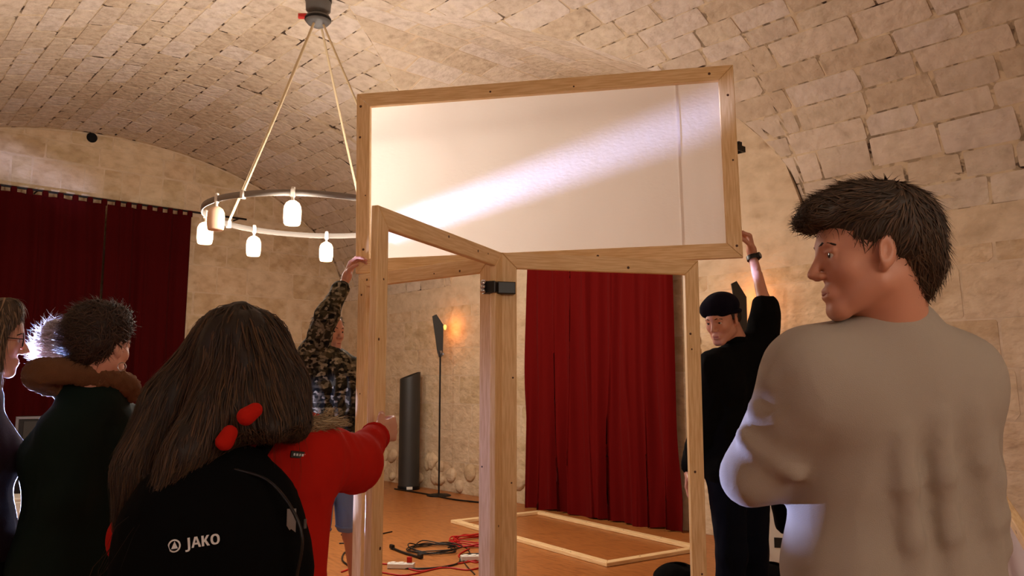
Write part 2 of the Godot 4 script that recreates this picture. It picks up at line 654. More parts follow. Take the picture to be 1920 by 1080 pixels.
# outlines of stones in courses: [outline] in the flat of (a, b)
func stones(lo: Vector2, hi: Vector2, heights: Array, widths: Array, _keep: Callable, region: PackedVector2Array, inside: bool, sd: int) -> Array:
	var r := RandomNumberGenerator.new()
	r.seed = sd
	var out := []
	var b := lo.y
	while b < hi.y - 0.05:
		var h := r.randf_range(heights[0], heights[1])
		if b + h > hi.y - 0.08:
			h = hi.y - b
		var a = lo.x - r.randf() * widths[0]
		while a < hi.x:
			var w := r.randf_range(widths[0], widths[1])
			var j := 0.016
			var x0 := maxf(a, lo.x)
			var x1 := minf(a + w, hi.x)
			a += w
			if x1 - x0 < 0.08:
				continue
			var g := 0.0045
			var cut := r.randf_range(0.015, 0.035)
			var q := PackedVector2Array()
			var corner := [Vector2(x0 + g, b + g), Vector2(x1 - g, b + g), Vector2(x1 - g, b + h - g), Vector2(x0 + g, b + h - g)]
			for k in 4:
				corner[k] += Vector2(r.randf_range(-j, j) * 0.6, r.randf_range(-j, j) * 0.35)
			for k in 4:
				var p: Vector2 = corner[k]
				q.append(p.move_toward(corner[(k + 3) % 4], cut * r.randf_range(0.5, 1.4)))
				if k % 2 == 0 or r.randf() < 0.5:
					q.append(p.lerp((corner[0] + corner[2]) / 2, 0.02))
				q.append(p.move_toward(corner[(k + 1) % 4], cut * r.randf_range(0.5, 1.4)))
			var pieces := Geometry2D.intersect_polygons(q, region) if inside else Geometry2D.clip_polygons(q, region)
			for piece in pieces:
				if area(piece) > 0.0025 and not Geometry2D.is_polygon_clockwise(piece):
					out.append(piece)
				elif area(piece) > 0.0025:
					piece.reverse()
					out.append(piece)
		b += h
	return out


func area(p: PackedVector2Array) -> float:
	var s := 0.0
	for i in p.size():
		s += p[i].cross(p[(i + 1) % p.size()])
	return absf(s) / 2


func stone_to(v: PackedVector3Array, n: PackedVector3Array, idx: PackedInt32Array, p: PackedVector2Array, place: Callable, proud: float) -> void:
	var mid := Vector2.ZERO
	for q in p:
		mid += q / p.size()
	var c: Vector3 = place.call(mid.x, mid.y, proud * 1.15)
	var out: Vector3 = (c - place.call(mid.x, mid.y, -0.05)).normalized()
	var base := v.size()
	v.append(c)
	n.append(out)
	for q in p:
		var t := q + (mid - q).normalized() * 0.008
		v.append(place.call(t.x, t.y, proud))
		n.append(out)
	var count := p.size()
	for i in count:
		idx.append_array(wind(v, base, base + 1 + i, base + 1 + (i + 1) % count, out))
	for i in count:
		var a := p[i]
		var b := p[(i + 1) % count]
		var f := v.size()
		var top_a := v[base + 1 + i]
		var top_b := v[base + 1 + (i + 1) % count]
		var la: Vector3 = place.call(a.x, a.y, -0.012)
		var lb: Vector3 = place.call(b.x, b.y, -0.012)
		var e := (top_b - top_a).cross(la - top_a).normalized()
		if e.dot((top_a + top_b) / 2 - c) < 0:
			e = -e
		v.append_array([top_a, top_b, lb, la])
		n.append_array([(e + out).normalized(), (e + out).normalized(), e, e])
		idx.append_array(wind(v, f, f + 1, f + 2, e))
		idx.append_array(wind(v, f, f + 2, f + 3, e))


func wind(v: PackedVector3Array, a: int, b: int, c: int, out: Vector3) -> Array:
	return [a, c, b] if (v[b] - v[a]).cross(v[c] - v[a]).dot(out) > 0 else [a, b, c]


# the stones that show largest become parts of their own, the rest one part per tone
func lay(called: String, list: Array, place: Callable, parent: Node3D, mats: Array, most: int, proud: float) -> void:
	var r := RandomNumberGenerator.new()
	r.seed = list.size()
	var view := Transform3D(Basis(Vector3.RIGHT, 0.11943), Vector3(0, 1.35, 0)).affine_inverse()
	var ranked := []
	for p in list:
		var mid := Vector2.ZERO
		for q in p:
			mid += q / p.size()
		var c: Vector3 = view * place.call(mid.x, mid.y, 0.0)
		var size := 0.0
		if c.z < -0.3 and absf(c.x / c.z) < 0.68 and absf(c.y / c.z) < 0.40:
			size = area(p) / (c.z * c.z)
		ranked.append([size, p, r.randi() % mats.size(), proud * r.randf_range(0.55, 1.5)])
	ranked.sort_custom(func(x, y): return x[0] > y[0])
	var rest := {}
	for i in ranked.size():
		var s = ranked[i]
		if i < most and s[0] > 0.0:
			var v := PackedVector3Array()
			var n := PackedVector3Array()
			var idx := PackedInt32Array()
			stone_to(v, n, idx, s[1], place, s[3])
			put(called, arr_mesh(v, n, idx), mats[s[2]], parent)
		else:
			if not rest.has(s[2]):
				rest[s[2]] = [PackedVector3Array(), PackedVector3Array(), PackedInt32Array()]
			stone_to(rest[s[2]][0], rest[s[2]][1], rest[s[2]][2], s[1], place, s[3])
	for k in rest:
		put("distant_stonework", arr_mesh(rest[k][0], rest[k][1], rest[k][2]), mats[k], parent).set_meta("kind", "stuff")


# ---------------------------------------------------------------- timber frames
const KNOT_SPOTS := [0.13, 0.41, 0.68, 0.87]


# four mitred boards; the frame's own axes: x along its width, y up, z out of its face
func frame_of(o: Node3D, w: float, h: float, board: float, thick: float, sd: int) -> void:
	var r := RandomNumberGenerator.new()
	r.seed = sd
	var b := board
	var g := 0.0006
	var sides := [
		["stile", [Vector2(0, g), Vector2(b, b + g), Vector2(b, h - b - g), Vector2(0, h - g)], M.pine_upright],
		["stile", [Vector2(w, g), Vector2(w, h - g), Vector2(w - b, h - b - g), Vector2(w - b, b + g)], M.pine_upright],
		["rail", [Vector2(g, 0), Vector2(w - g, 0), Vector2(w - b - g, b), Vector2(b + g, b)], M.pine_level],
		["rail", [Vector2(g, h), Vector2(b + g, h - b), Vector2(w - b - g, h - b), Vector2(w - g, h)], M.pine_level]]
	for k in 4:
		var s = sides[k]
		var st := begin()
		slab(st, PackedVector2Array(s[1]), -thick / 2, thick / 2, 0.003)
		var part := put(s[0], done(st), s[2], o)
		for spot in KNOT_SPOTS:
			if r.randf() < 0.3:
				continue
			var t := clampf(spot + r.randf_range(-0.09, 0.09), 0.06, 0.94)
			var across := r.randf_range(0.25, 0.75) * b
			var at := Vector2(across if k == 0 else w - across, t * h) if k < 2 else Vector2(t * w, across if k == 2 else h - across)
			var size := r.randf_range(0.004, 0.0085)
			for f in [-1.0, 1.0]:
				put("knot", lathe([Vector2(0, 0.0008), Vector2(size * 0.7, 0.0008), Vector2(size, 0.0)], 10), M.knot, part, Vector3(at.x, at.y, f * (thick / 2 + 0.0002)), Basis(Vector3.RIGHT, f * PI / 2))


func flat_basis(dir: Vector3) -> Basis:
	var x := Vector3(dir.x, 0, dir.z).normalized()
	return Basis(x, Vector3.UP, x.cross(Vector3.UP))


func frames() -> void:
	var hinge := Vector3(-0.062, 0, -3.821)
	var near := Vector3(-0.487, 0, -2.786)
	var right := Vector3(0.953, 0, -4.074)
	var far := Vector3(-0.872, 0, -4.511)
	var a := thing("timber_frame", "open pine frame swinging out towards the camera, held by the woman in red", "wooden frame", near, "door-height pine frames hinged together", flat_basis(hinge - near))
	frame_of(a, near.distance_to(hinge), 1.98, 0.074, 0.030, 3)
	var b := thing("timber_frame", "open pine door-height frame standing square-on in front of the red curtains", "wooden frame", hinge + (right - hinge).normalized() * 0.008, "door-height pine frames hinged together", flat_basis(right - hinge))
	frame_of(b, hinge.distance_to(right) - 0.008, 1.98, 0.076, 0.030, 5)
	var away := (far - hinge).normalized()
	var c := thing("timber_frame", "open pine frame at the back, behind the nearest frame, under the paper screen", "wooden frame", hinge + away * 1.05, "door-height pine frames hinged together", flat_basis(-away))
	frame_of(c, 1.01, 1.965, 0.074, 0.030, 8)
	# black tape strap and spring clamp round the hinge posts
	var strap := thing("clamp", "black strap with a chrome spring end tying two pine frames together at their posts", "clamp", Vector3(-0.061, 1.804, -3.780), "", flat_basis(right - hinge))
	var st := begin()
	box_to(st, Vector3(0.152, 0.058, 0.050), 0.004, Transform3D(Basis(), Vector3(0.0, 0, -0.004)))
	box_to(st, Vector3(0.05, 0.054, 0.07), 0.004, Transform3D(Basis(Vector3.UP, 0.9), Vector3(-0.045, 0.0, 0.012)))
	put("strap", done(st), M.black_plastic, strap)
	st = begin()
	for k in 3:
		st.append_from(lathe([Vector2(0, -0.01), Vector2(0.011, -0.008), Vector2(0.013, 0), Vector2(0.011, 0.008), Vector2(0, 0.01)], 12), 0, Transform3D(Basis(Vector3.RIGHT, 0.5 * k), Vector3(-0.085, -0.02 + 0.02 * k, 0.03)))
	put("spring", st.commit(), M.chrome, strap)
	# the panel that two men lift: a frame with paper stretched over its back
	var tl := Vector3(-0.907, 3.062, -4.600)
	var bl := Vector3(-0.916, 1.986, -4.600)
	var tr := Vector3(1.228, 3.100, -4.250)
	var br := Vector3(1.235, 2.022, -4.250)
	var x := ((tr - tl) + (br - bl)).normalized()
	var y := ((tl - bl) + (tr - br))
	y = (y - x * y.dot(x)).normalized()
	var w := ((tr - tl).length() + (br - bl).length()) / 2
	var h := ((tl - bl).length() + (tr - br).length()) / 2
	var mid := (tl + tr + bl + br) / 4
	var basis := Basis(x, y, x.cross(y))
	var d := thing("paper_screen", "wide pine frame covered with glowing white paper, lifted overhead by two men", "screen", mid - basis * Vector3(w / 2, h / 2, 0), "", basis)
	frame_of(d, w, h, 0.082, 0.034, 21)
	var seam := w * 0.853
	var made := [[0.03, seam + 0.02, -0.0185], [seam, w - 0.03, -0.0215]]
	for k in 2:
		put("paper_sheet", paper(made[k][0], made[k][1], 0.03, h - 0.03, made[k][2], k), M.paper, d)
	# the frame that lies on the floor
	var A: Vector3 = Vector3(-0.600, 0.030, -8.035)
	var B := Vector3(0.086, 0.030, -8.779)
	var D := Vector3(0.704, 0.030, -6.136)
	var fx := (D - A).normalized()
	var fy := B - A
	fy = (fy - fx * fy.dot(fx)).normalized()
	var fl := thing("floor_frame", "long pale pine frame lying flat on the floor before the red curtains", "wooden frame", A + Vector3(0, -0.0138, 0), "", Basis(fx, fy, fx.cross(fy)))
	frame_of(fl, (D - A).length(), 1.07, 0.072, 0.030, 13)
	# a papered panel leaning at the right edge
	var e0 := Vector3(2.37, 0.0, -4.0)
	var e1 := Vector3(1.46, 0.0, -2.25)
	var ex := (e1 - e0).normalized()
	var ez := ex.cross(Vector3.UP)
	var lean := thing("leaning_panel", "white papered panel with a pine top edge standing tilted behind the man in grey", "screen", e0 - ez * 0.10, "", Basis(ex, (Vector3.UP * 0.96 + ez * 0.14).normalized(), ex.cross((Vector3.UP * 0.96 + ez * 0.14).normalized())))
	frame_of(lean, e0.distance_to(e1), 0.925, 0.055, 0.03, 17)
	put("paper_sheet", paper(0.03, e0.distance_to(e1) - 0.03, 0.03, 0.90, 0.012, 4), M.paper, lean)
	put("paper_sheet", paper(0.03, e0.distance_to(e1) - 0.03, 0.03, 0.90, -0.012, 5), M.paper, lean)
	for q in [0.3, 1.6]:
		var st2 := begin()
		slab(st2, PackedVector2Array([Vector2(0, 0), Vector2(0.26, 0), Vector2(0, 0.5)]), -0.012, 0.012, 0.002, Transform3D(Basis(ez, Vector3.UP, ez.cross(Vector3.UP)), ex * 0 + Vector3.ZERO))
		var leg_at: Vector3 = lean.transform.affine_inverse() * (e0 + ex * q + ez * 0.02)
		put("stay", done(st2), M.pine_upright, lean, leg_at, lean.basis.inverse())


func paper(x0: float, x1: float, y0: float, y1: float, z: float, sd: int) -> ArrayMesh:
	var nz := noise(1.4, FastNoiseLite.TYPE_SIMPLEX_SMOOTH, sd + 60, 3)
	var nf := noise(6.0, FastNoiseLite.TYPE_SIMPLEX_SMOOTH, sd + 70, 3)
	var v := PackedVector3Array()
	var n := PackedVector3Array()
	var idx := PackedInt32Array()
	var nx := 110
	var ny := 56
	for layer in 2:
		var base := v.size()
		for j in ny + 1:
			for i in nx + 1:
				var x := lerpf(x0, x1, float(i) / nx)
				var y := lerpf(y0, y1, float(j) / ny)
				var edge := minf(minf(x - x0, x1 - x), minf(y - y0, y1 - y))
				var f := func(p: float, q: float) -> float: return (nz.get_noise_2d(p, q) * 0.004 + nf.get_noise_2d(p, q * 0.4) * 0.0011) * clampf(edge / 0.08, 0, 1)
				var e := 0.004
				v.append(Vector3(x, y, z + f.call(x, y) - 0.0006 * layer))
				var s := 1.0 if layer == 0 else -1.0
				n.append(Vector3(f.call(x, y) - f.call(x + e, y), f.call(x, y) - f.call(x, y + e), e).normalized() * s)
		for j in ny:
			for i in nx:
				var a: int = base + j * (nx + 1) + i
				var b: int = a + nx + 1
				if layer == 0:
					idx.append_array([a, b, a + 1, a + 1, b, b + 1])
				else:
					idx.append_array([a, a + 1, b, a + 1, b + 1, b])
	return arr_mesh(v, n, idx)


# ---------------------------------------------------------------- curtains
# hangs from «top» along «along»; folds swell towards the room («out»)
func curtain(top: Vector3, along: Vector3, out: Vector3, width: float, high: float, folds: float, amp: float, flare: float, sd: int) -> ArrayMesh:
	var r := RandomNumberGenerator.new()
	r.seed = sd
	var nz := noise(0.5, FastNoiseLite.TYPE_SIMPLEX_SMOOTH, sd, 2)
	var nx := int(folds * 18)
	var ny := 46
	var pts := []
	for j in ny + 1:
		var t := float(j) / ny
		var row := PackedVector3Array()
		for i in nx + 1:
			var s := float(i) / nx
			var phase := s * folds + 0.45 * nz.get_noise_2d(s * 6.0, t * 1.2) + 0.10 * t * sin(s * 9.0)
			var a := amp * (0.45 + 0.75 * t) * (1.0 + 0.7 * nz.get_noise_2d(s * 9.0 + 40.0, t * 0.8))
			var f := sin(TAU * phase)
			var deep := a * (f * 0.8 + 0.35 * sin(TAU * phase * 2.0 + 1.0) + 0.25 * nz.get_noise_2d(s * 30.0, t * 2.5 + 9.0))
			var x := (s - 0.5) * width * (1.0 + flare * t) + a * 0.5 * cos(TAU * phase)
			row.append(top + along * (x + width / 2) + out * (deep + amp) + Vector3(0, -high * t - 0.02 * nz.get_noise_2d(s * 7.0, 3.0) * t, 0))
		pts.append(row)
	var v := PackedVector3Array()
	var n := PackedVector3Array()
	var idx := PackedInt32Array()
	for layer in 2:
		var base := v.size()
		for j in ny + 1:
			for i in nx + 1:
				var dx: Vector3 = pts[j][mini(i + 1, nx)] - pts[j][maxi(i - 1, 0)]
				var dy: Vector3 = pts[mini(j + 1, ny)][i] - pts[maxi(j - 1, 0)][i]
				var nn := dy.cross(dx).normalized()
				if nn.dot(out) < 0:
					nn = -nn
				v.append(pts[j][i] - nn * 0.004 * layer)
				n.append(nn if layer == 0 else -nn)
		for j in ny:
			for i in nx:
				var a := base + j * (nx + 1) + i
				var b := a + nx + 1
				idx.append_array(wind(v, a, b, a + 1, n[a]))
				idx.append_array(wind(v, a + 1, b, b + 1, n[a]))
	return arr_mesh(v, n, idx)


func curtains() -> void:
	var ry := 3.67
	var rod := thing("curtain_rod", "thin black rod along the end wall carrying the dark left curtains", "curtain rod", world(0.22, ry, 1.69))
	put("rod", tube(PackedVector3Array([Vector3.ZERO, V * 4.95]), 0.013, 8), M.iron, rod)
	for q in [0.1, 2.6, 4.85]:
		put("bracket", tube(PackedVector3Array([V * q, V * q - U * 0.215]), 0.010, 6), M.iron, rod)
	for k in 2:
		var v0: float = [2.45, 3.52][k]
		var w: float = [1.07, 3.0][k]
		var t := thing("curtain", ["dark red velvet curtain on the end wall, reaching the bare wall beside the chandelier", "dark red velvet curtain on the end wall, cut by the left picture edge"][k], "curtain", world(0.22, ry, v0), "velvet curtains on the end wall")
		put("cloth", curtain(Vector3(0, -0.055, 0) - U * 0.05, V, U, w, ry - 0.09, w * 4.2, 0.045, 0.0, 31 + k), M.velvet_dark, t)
		var i := 0.03
		while i < w:
			var st := begin()
			box_to(st, Vector3(0.07, 0.085, 0.034), 0.012, Transform3D(Basis(V, Vector3.UP, V.cross(Vector3.UP)), V * i + Vector3(0, -0.03, 0)))
			put("tab", done(st), M.velvet_dark, t)
			i += 0.13 if k == 0 else 0.165
	var rod2 := thing("curtain_rod", "thin black rod over the middle red curtains, behind the raised panel", "curtain rod", world(4.25, 2.86, 0.14))
	put("rod", tube(PackedVector3Array([Vector3.ZERO, U * 2.4]), 0.013, 8), M.iron, rod2)
	for q in [0.05, 2.35]:
		put("bracket", tube(PackedVector3Array([U * q, U * q - V * 0.138]), 0.010, 6), M.iron, rod2)
	for k in 2:
		var t := thing("curtain", ["red velvet curtain in the middle, left half, seen through the pine frames", "red velvet curtain in the middle, right half, beside the man in black"][k], "curtain", world([4.45, 5.43][k], 2.86, 0.14), "velvet curtains on the side wall")
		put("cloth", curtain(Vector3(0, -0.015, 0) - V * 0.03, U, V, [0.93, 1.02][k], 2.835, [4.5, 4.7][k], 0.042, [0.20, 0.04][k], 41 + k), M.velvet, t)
		for i in 9:
			put("hook_ring", lathe(ring_profile(0.019, 0.004), 12), M.iron, t, U * (0.04 + i * 0.115), Basis(V, U, V.cross(U)))


func ring_profile(r: float, t: float) -> Array:
	var out := []
	for i in 9:
		var a := TAU * i / 8.0
		out.append(Vector2(r + cos(a) * t, -sin(a) * t))
	return out


# ---------------------------------------------------------------- chandelier
func chandelier(at: Vector3, top: float, label: String, first: float, power: float) -> void:
	var R := 0.83
	var ry := 2.685
	var o := thing("chandelier", label, "chandelier", Vector3(at.x, ry, at.z))
	# hoop: a flat steel band
	var st := begin()
	var ring := []
	for p in [Vector2(-0.005, -0.022), Vector2(0.005, -0.022), Vector2(0.007, 0), Vector2(0.005, 0.022), Vector2(-0.005, 0.022), Vector2(-0.005, -0.022)]:
		ring.append(Vector2(R + p.x, p.y))
	put("hoop", lathe(ring, 72), M.hoop_steel, o)
	var hook := Vector3(0, top - ry, 0)
	# ceiling rose: two stacked turned pieces with a red connector
	var rose := put("ceiling_rose", lathe([Vector2(0.0, 0.02), Vector2(0.10, 0.0), Vector2(0.105, -0.05), Vector2(0.10, -0.13), Vector2(0.06, -0.155), Vector2(0.05, -0.165), Vector2(0.098, -0.18), Vector2(0.105, -0.22), Vector2(0.085, -0.245), Vector2(0.03, -0.275), Vector2(0.0, -0.28)], 24), M.grey_plastic, o, hook)
	put("rim_band", lathe([Vector2(0.104, -0.012), Vector2(0.109, -0.02), Vector2(0.109, -0.05), Vector2(0.104, -0.058)], 24), M.iron, rose)
	put("rim_band", lathe([Vector2(0.104, -0.196), Vector2(0.109, -0.2), Vector2(0.109, -0.215), Vector2(0.104, -0.22)], 24), M.iron, rose)
	put("red_connector", box(Vector3(0.09, 0.04, 0.04), 0.008), M.red_plastic, rose, Vector3(-0.11, -0.19, 0.03))
	for k in 4:
		var a := deg_to_rad(first + 26.0 + 90.0 * k)
		var end := Vector3(cos(a) * R, 0.0, sin(a) * R)
		var from := hook + Vector3(cos(a) * 0.05, -0.25, sin(a) * 0.05)
		put("rope", tube(PackedVector3Array([from, from.lerp(end, 0.5) + Vector3(0, -0.01, 0), end + Vector3(0, 0.02, 0)]), 0.010, 6), M.rope, o)
		put("rope_clip", box(Vector3(0.035, 0.06, 0.035), 0.006), M.white_enamel, o, end, Basis(Vector3.UP, -a))
	for k in 8:
		var a := deg_to_rad(first + 45.0 * k)
		var p := Vector3(cos(a) * R, 0, sin(a) * R)
		var off := k == 1 and first > 50.0
		var lamp := put("lamp_holder", lathe([Vector2(0.0, 0.045), Vector2(0.014, 0.04), Vector2(0.014, 0.028), Vector2(0.017, 0.026), Vector2(0.017, -0.028), Vector2(0.010, -0.034), Vector2(0.010, -0.05), Vector2(0.022, -0.06), Vector2(0.022, -0.085)], 14), M.white_enamel, o, p)
		var jar := [Vector2(0.0, -0.058), Vector2(0.026, -0.060), Vector2(0.046, -0.075), Vector2(0.058, -0.100), Vector2(0.061, -0.13), Vector2(0.061, -0.185), Vector2(0.056, -0.222), Vector2(0.05, -0.232), Vector2(0.0, -0.235)]
		put("jar_shade", lathe(jar, 20), M.shade_off if off else M.lamp_glow, lamp)
		if not off:
			var l := OmniLight3D.new()
			l.name = "lamp_light"
			l.position = Vector3(0, -0.15, 0)
			l.light_color = Color(1.0, 0.95, 0.895)
			l.light_energy = 0.95 * power
			l.light_size = 0.05
			l.omni_range = 20.0
			l.omni_attenuation = 2.0
			l.shadow_enabled = true
			lamp.add_child(l, true)


# ---------------------------------------------------------------- lamps, boxes and things on the floor
func wall_lamp(at: Vector3, high: float, label: String, tilt: float) -> void:
	var b := Basis(U, Vector3.UP, U.cross(Vector3.UP))
	var o := thing("floor_lamp", label, "lamp", at, "", b)
	put("base", lathe([Vector2(0, 0.03), Vector2(0.03, 0.028), Vector2(0.13, 0.014), Vector2(0.15, 0.006), Vector2(0.15, 0.0)], 24), M.iron, o)
	put("pole", tube(PackedVector3Array([Vector3(0, 0.02, 0), Vector3(0, high - 0.42, 0)]), 0.011, 10), M.iron, o)
	var st := begin()
	box_to(st, Vector3(0.05, 0.07, 0.05), 0.008, Transform3D(Basis(Vector3.BACK, 0.4), Vector3(0, high - 0.44, 0)))
	box_to(st, Vector3(0.10, 0.022, 0.022), 0.006, Transform3D(Basis(), Vector3(0.02, high - 0.44, 0)))
	put("knuckle", done(st), M.steel, o)
	st = begin()
	slab(st, PackedVector2Array([Vector2(-0.03, -0.33), Vector2(0.04, -0.33), Vector2(0.075, 0.02), Vector2(-0.005, 0.16), Vector2(-0.06, 0.14)]), -0.006, 0.006, 0.002, Transform3D(Basis(Vector3.BACK, 0.22) * Basis(Vector3.UP, 1.15) * Basis(Vector3.RIGHT, tilt), Vector3(-0.06, high - 0.10, 0.0)))
	put("shield", done(st), M.dark_grey, o)
	var bulb := put("bulb", lathe([Vector2(0, 0.04), Vector2(0.014, 0.034), Vector2(0.02, 0.016), Vector2(0.018, 0.0), Vector2(0.012, -0.02), Vector2(0.0, -0.03)], 14), M.warm_bulb, o, Vector3(-0.11, high - 0.10, -0.15))
	var l := OmniLight3D.new()
	l.name = "lamp_light"
	l.position = Vector3(0, 0.005, 0)
	l.light_color = Color(1.0, 0.60, 0.28)
	l.light_energy = 0.08
	l.light_size = 0.02
	l.omni_range = 10.0
	l.omni_attenuation = 2.0
	l.shadow_enabled = true
	bulb.add_child(l, true)


func furniture() -> void:
	wall_lamp(world(3.02, 0, 0.32), 2.16, "thin floor lamp with a dark shield against the wall left of the red curtains", 0.2)
	wall_lamp(world(7.36, 0, 0.34), 2.16, "thin floor lamp with a dark shield against the wall behind the man in black", 0.2)
	# tall dark tube with a slanted top
	var o := thing("column_speaker", "tall dark grey tube with a slanted top standing in the far corner", "column", world(2.28, 0, 0.26))
	var v := PackedVector3Array()
	var n := PackedVector3Array()
	var idx := PackedInt32Array()
	var r := 0.135
	for i in 2:
		for k in 28:
			var a := TAU * k / 28
			var y := 0.0 if i == 0 else 1.46 + cos(a + 0.4) * 0.05
			v.append(Vector3(cos(a) * r, y, sin(a) * r))
			n.append(Vector3(cos(a), 0, sin(a)))
	for k in 28:
		var b := (k + 1) % 28
		idx.append_array([k, b, k + 28, b, b + 28, k + 28])
	put("body", arr_mesh(v, n, idx), M.dark_grey, o)
	v = PackedVector3Array([Vector3(0, 1.40, 0)])
	n = PackedVector3Array([Vector3.UP])
	idx = PackedInt32Array()
	for i in 3:
		for k in 28:
			var a := TAU * k / 28
			var y: float = 1.46 + cos(a + 0.4) * 0.05 - [0.0, 0.0, 0.07][i]
			var rr: float = [r, r - 0.014, r - 0.016][i]
			v.append(Vector3(cos(a) * rr, y, sin(a) * rr))
			n.append([Vector3.UP, Vector3(0, 1, 0), Vector3(-cos(a), 0.4, -sin(a)).normalized()][i])
	for k in 28:
		var b := (k + 1) % 28
		for i in 2:
			idx.append_array([1 + i * 28 + k, 1 + i * 28 + b, 29 + i * 28 + k, 1 + i * 28 + b, 29 + i * 28 + b, 29 + i * 28 + k])
		idx.append_array([57 + k, 57 + b, 0])
	put("top_rim", arr_mesh(v, n, idx), M.dark_grey, o)
	put("base_ring", lathe([Vector2(0.134, 0.05), Vector2(0.142, 0.046), Vector2(0.142, 0.0), Vector2(0.13, 0.0)], 28), M.iron, o)
	put("white_tag", box(Vector3(0.075, 0.035, 0.008), 0.002), M.white_plastic, o, Vector3(0.03, 0.03, 0.143), Basis(Vector3.UP, 0.2))
	# equipment behind the two women on the left
	var cb := Basis(Vector3.UP, 0.5)
	o = thing("flight_case", "black equipment rack with silver edges on the floor between the two women at the left", "equipment case", Vector3(-4.911, 0.000, -8.650), "", cb)
	put("body", box(Vector3(0.62, 1.0, 0.5), 0.01, Vector3(0, 0.51, 0)), M.black_plastic, o)
	for sx in [-1.0, 1.0]:
		for y in [0.0, 1.0]:
			put("corner_edge", box(Vector3(0.03, 0.30 if y == 1.0 else 0.6, 0.03), 0.004), M.steel, o, Vector3(sx * 0.305, 0.16 if y == 0.0 else 0.86, 0.25))
	put("top_edge", box(Vector3(0.64, 0.03, 0.03), 0.004), M.steel, o, Vector3(0, 1.005, 0.25))
	put("middle_edge", box(Vector3(0.62, 0.03, 0.012), 0.003), M.steel, o, Vector3(0, 0.70, 0.255))
	put("panel_face", box(Vector3(0.5, 0.24, 0.012), 0.004), M.dark_grey, o, Vector3(0, 0.85, 0.25))
	o = thing("printer", "off-white printer on the floor between the two women at the left", "printer", Vector3(-4.385, 0.000, -7.395), "", Basis(Vector3.UP, 0.35))
	put("body", box(Vector3(0.46, 0.21, 0.34), 0.012, Vector3(0, 0.215, 0)), M.white_plastic, o)
	put("lower_tray", box(Vector3(0.44, 0.085, 0.36), 0.01, Vector3(0, 0.0525, 0.02)), M.white_plastic, o)
	put("foot", box(Vector3(0.40, 0.012, 0.30), 0.002, Vector3(0, 0.006, 0)), M.black_plastic, o)
	put("slot", box(Vector3(0.40, 0.014, 0.33), 0.002, Vector3(0, 0.102, 0.01)), M.black_plastic, o)
	put("paper_output", box(Vector3(0.24, 0.06, 0.012), 0.003, Vector3(0, 0.05, 0.203)), M.dark_grey, o)
	put("lid", box(Vector3(0.45, 0.03, 0.33), 0.008, Vector3(0, 0.336, 0)), M.white_enamel, o)
	# equipment behind the man in black
	o = thing("amplifier", "white upright equipment case with a dark display on the floor behind the man in black", "equipment case", Vector3(2.056, 0.000, -6.349), "", Basis(Vector3.UP, -0.35))
	put("body", box(Vector3(0.36, 0.46, 0.26), 0.012, Vector3(0, 0.235, 0)), M.white_plastic, o)
	put("display", box(Vector3(0.10, 0.075, 0.01), 0.003, Vector3(0.02, 0.16, 0.130)), M.black_plastic, o)
	put("handle", tube(smooth_path([Vector3(-0.09, 0.46, 0), Vector3(-0.085, 0.50, 0), Vector3(0.085, 0.50, 0), Vector3(0.09, 0.46, 0)], 0.01), 0.01, 8), M.black_plastic, o)
	put("knob", lathe([Vector2(0, 0.012), Vector2(0.012, 0.010), Vector2(0.014, 0.0)], 12), M.black_plastic, o, Vector3(-0.09, 0.08, 0.13), Basis(Vector3.RIGHT, PI / 2))
	o = thing("paper_stack", "loose white sheets lying on the floor before the white equipment case", "paper", Vector3(1.923, 0.000, -5.948))
	for k in 4:
		put("sheet", box(Vector3(0.30, 0.004, 0.21), 0.001), M.white_enamel, o, Vector3(0.03 * k - 0.05, 0.003 + 0.0045 * k, 0.02 * (k % 2)), Basis(Vector3.UP, 0.2 + 0.35 * k))
	# soft black bags
	bag("black cloth bag slumped on the floor at the foot of the square-on pine frame", Vector3(1.114, 0.000, -5.625), Vector3(0.15, 0.075, 0.12), 4)
	bag("black cloth bag on the floor between the man in black and the man in grey", Vector3(1.665, 0.000, -5.402), Vector3(0.20, 0.10, 0.14), 5)
	bag("tall black bag at the right edge, in front of the tilted white panel", Vector3(1.285, 0, -1.95), Vector3(0.11, 0.46, 0.16), 6)
	# projector with added slits on a stand, outside the picture at the left
	var pj := Vector3(-2.9, 0.92, -3.6)
	o = thing("projector", "white projector with added slit shutters on a black stand beyond the left picture edge", "projector", Vector3(pj.x, 0, pj.z), "", Basis(Vector3.UP, -0.2))
	put("housing", box(Vector3(0.28, 0.12, 0.34), 0.012, Vector3(-0.20, 0.90, 0.05)), M.white_plastic, o)
	put("lens", lathe([Vector2(0.0, 0.0), Vector2(0.035, 0.0), Vector2(0.04, 0.01), Vector2(0.04, 0.05), Vector2(0.032, 0.055), Vector2(0.0, 0.045)], 20), M.lens_glow, o, Vector3(-0.07, 0.91, 0.0), Basis(Vector3.BACK, -PI / 2))
	put("shelf", box(Vector3(0.34, 0.02, 0.40), 0.004, Vector3(-0.20, 0.83, 0.05)), M.black_plastic, o)
	put("pole", tube(PackedVector3Array([Vector3(-0.20, 0.02, 0.05), Vector3(-0.20, 0.82, 0.05)]), 0.02, 10), M.iron, o)
	for k in 3:
		put("leg", tube(PackedVector3Array([Vector3(-0.20, 0.30, 0.05), Vector3(-0.20 + cos(k * 2.1) * 0.3, 0.012, 0.05 + sin(k * 2.1) * 0.3)]), 0.012, 8), M.iron, o)
	slit_beam(pj, Vector3(-0.693, 2.231, -4.550), Vector3(1.151, 2.832, -4.260), 0.011, 8.3, 80.0, "paper screen")
	slit_beam(pj + Vector3(0.0, 0.02, -0.09), world(0, 4.05, 4.65), world(0, 3.72, 3.7), 0.012, 7.0, 26.0, "end wall")
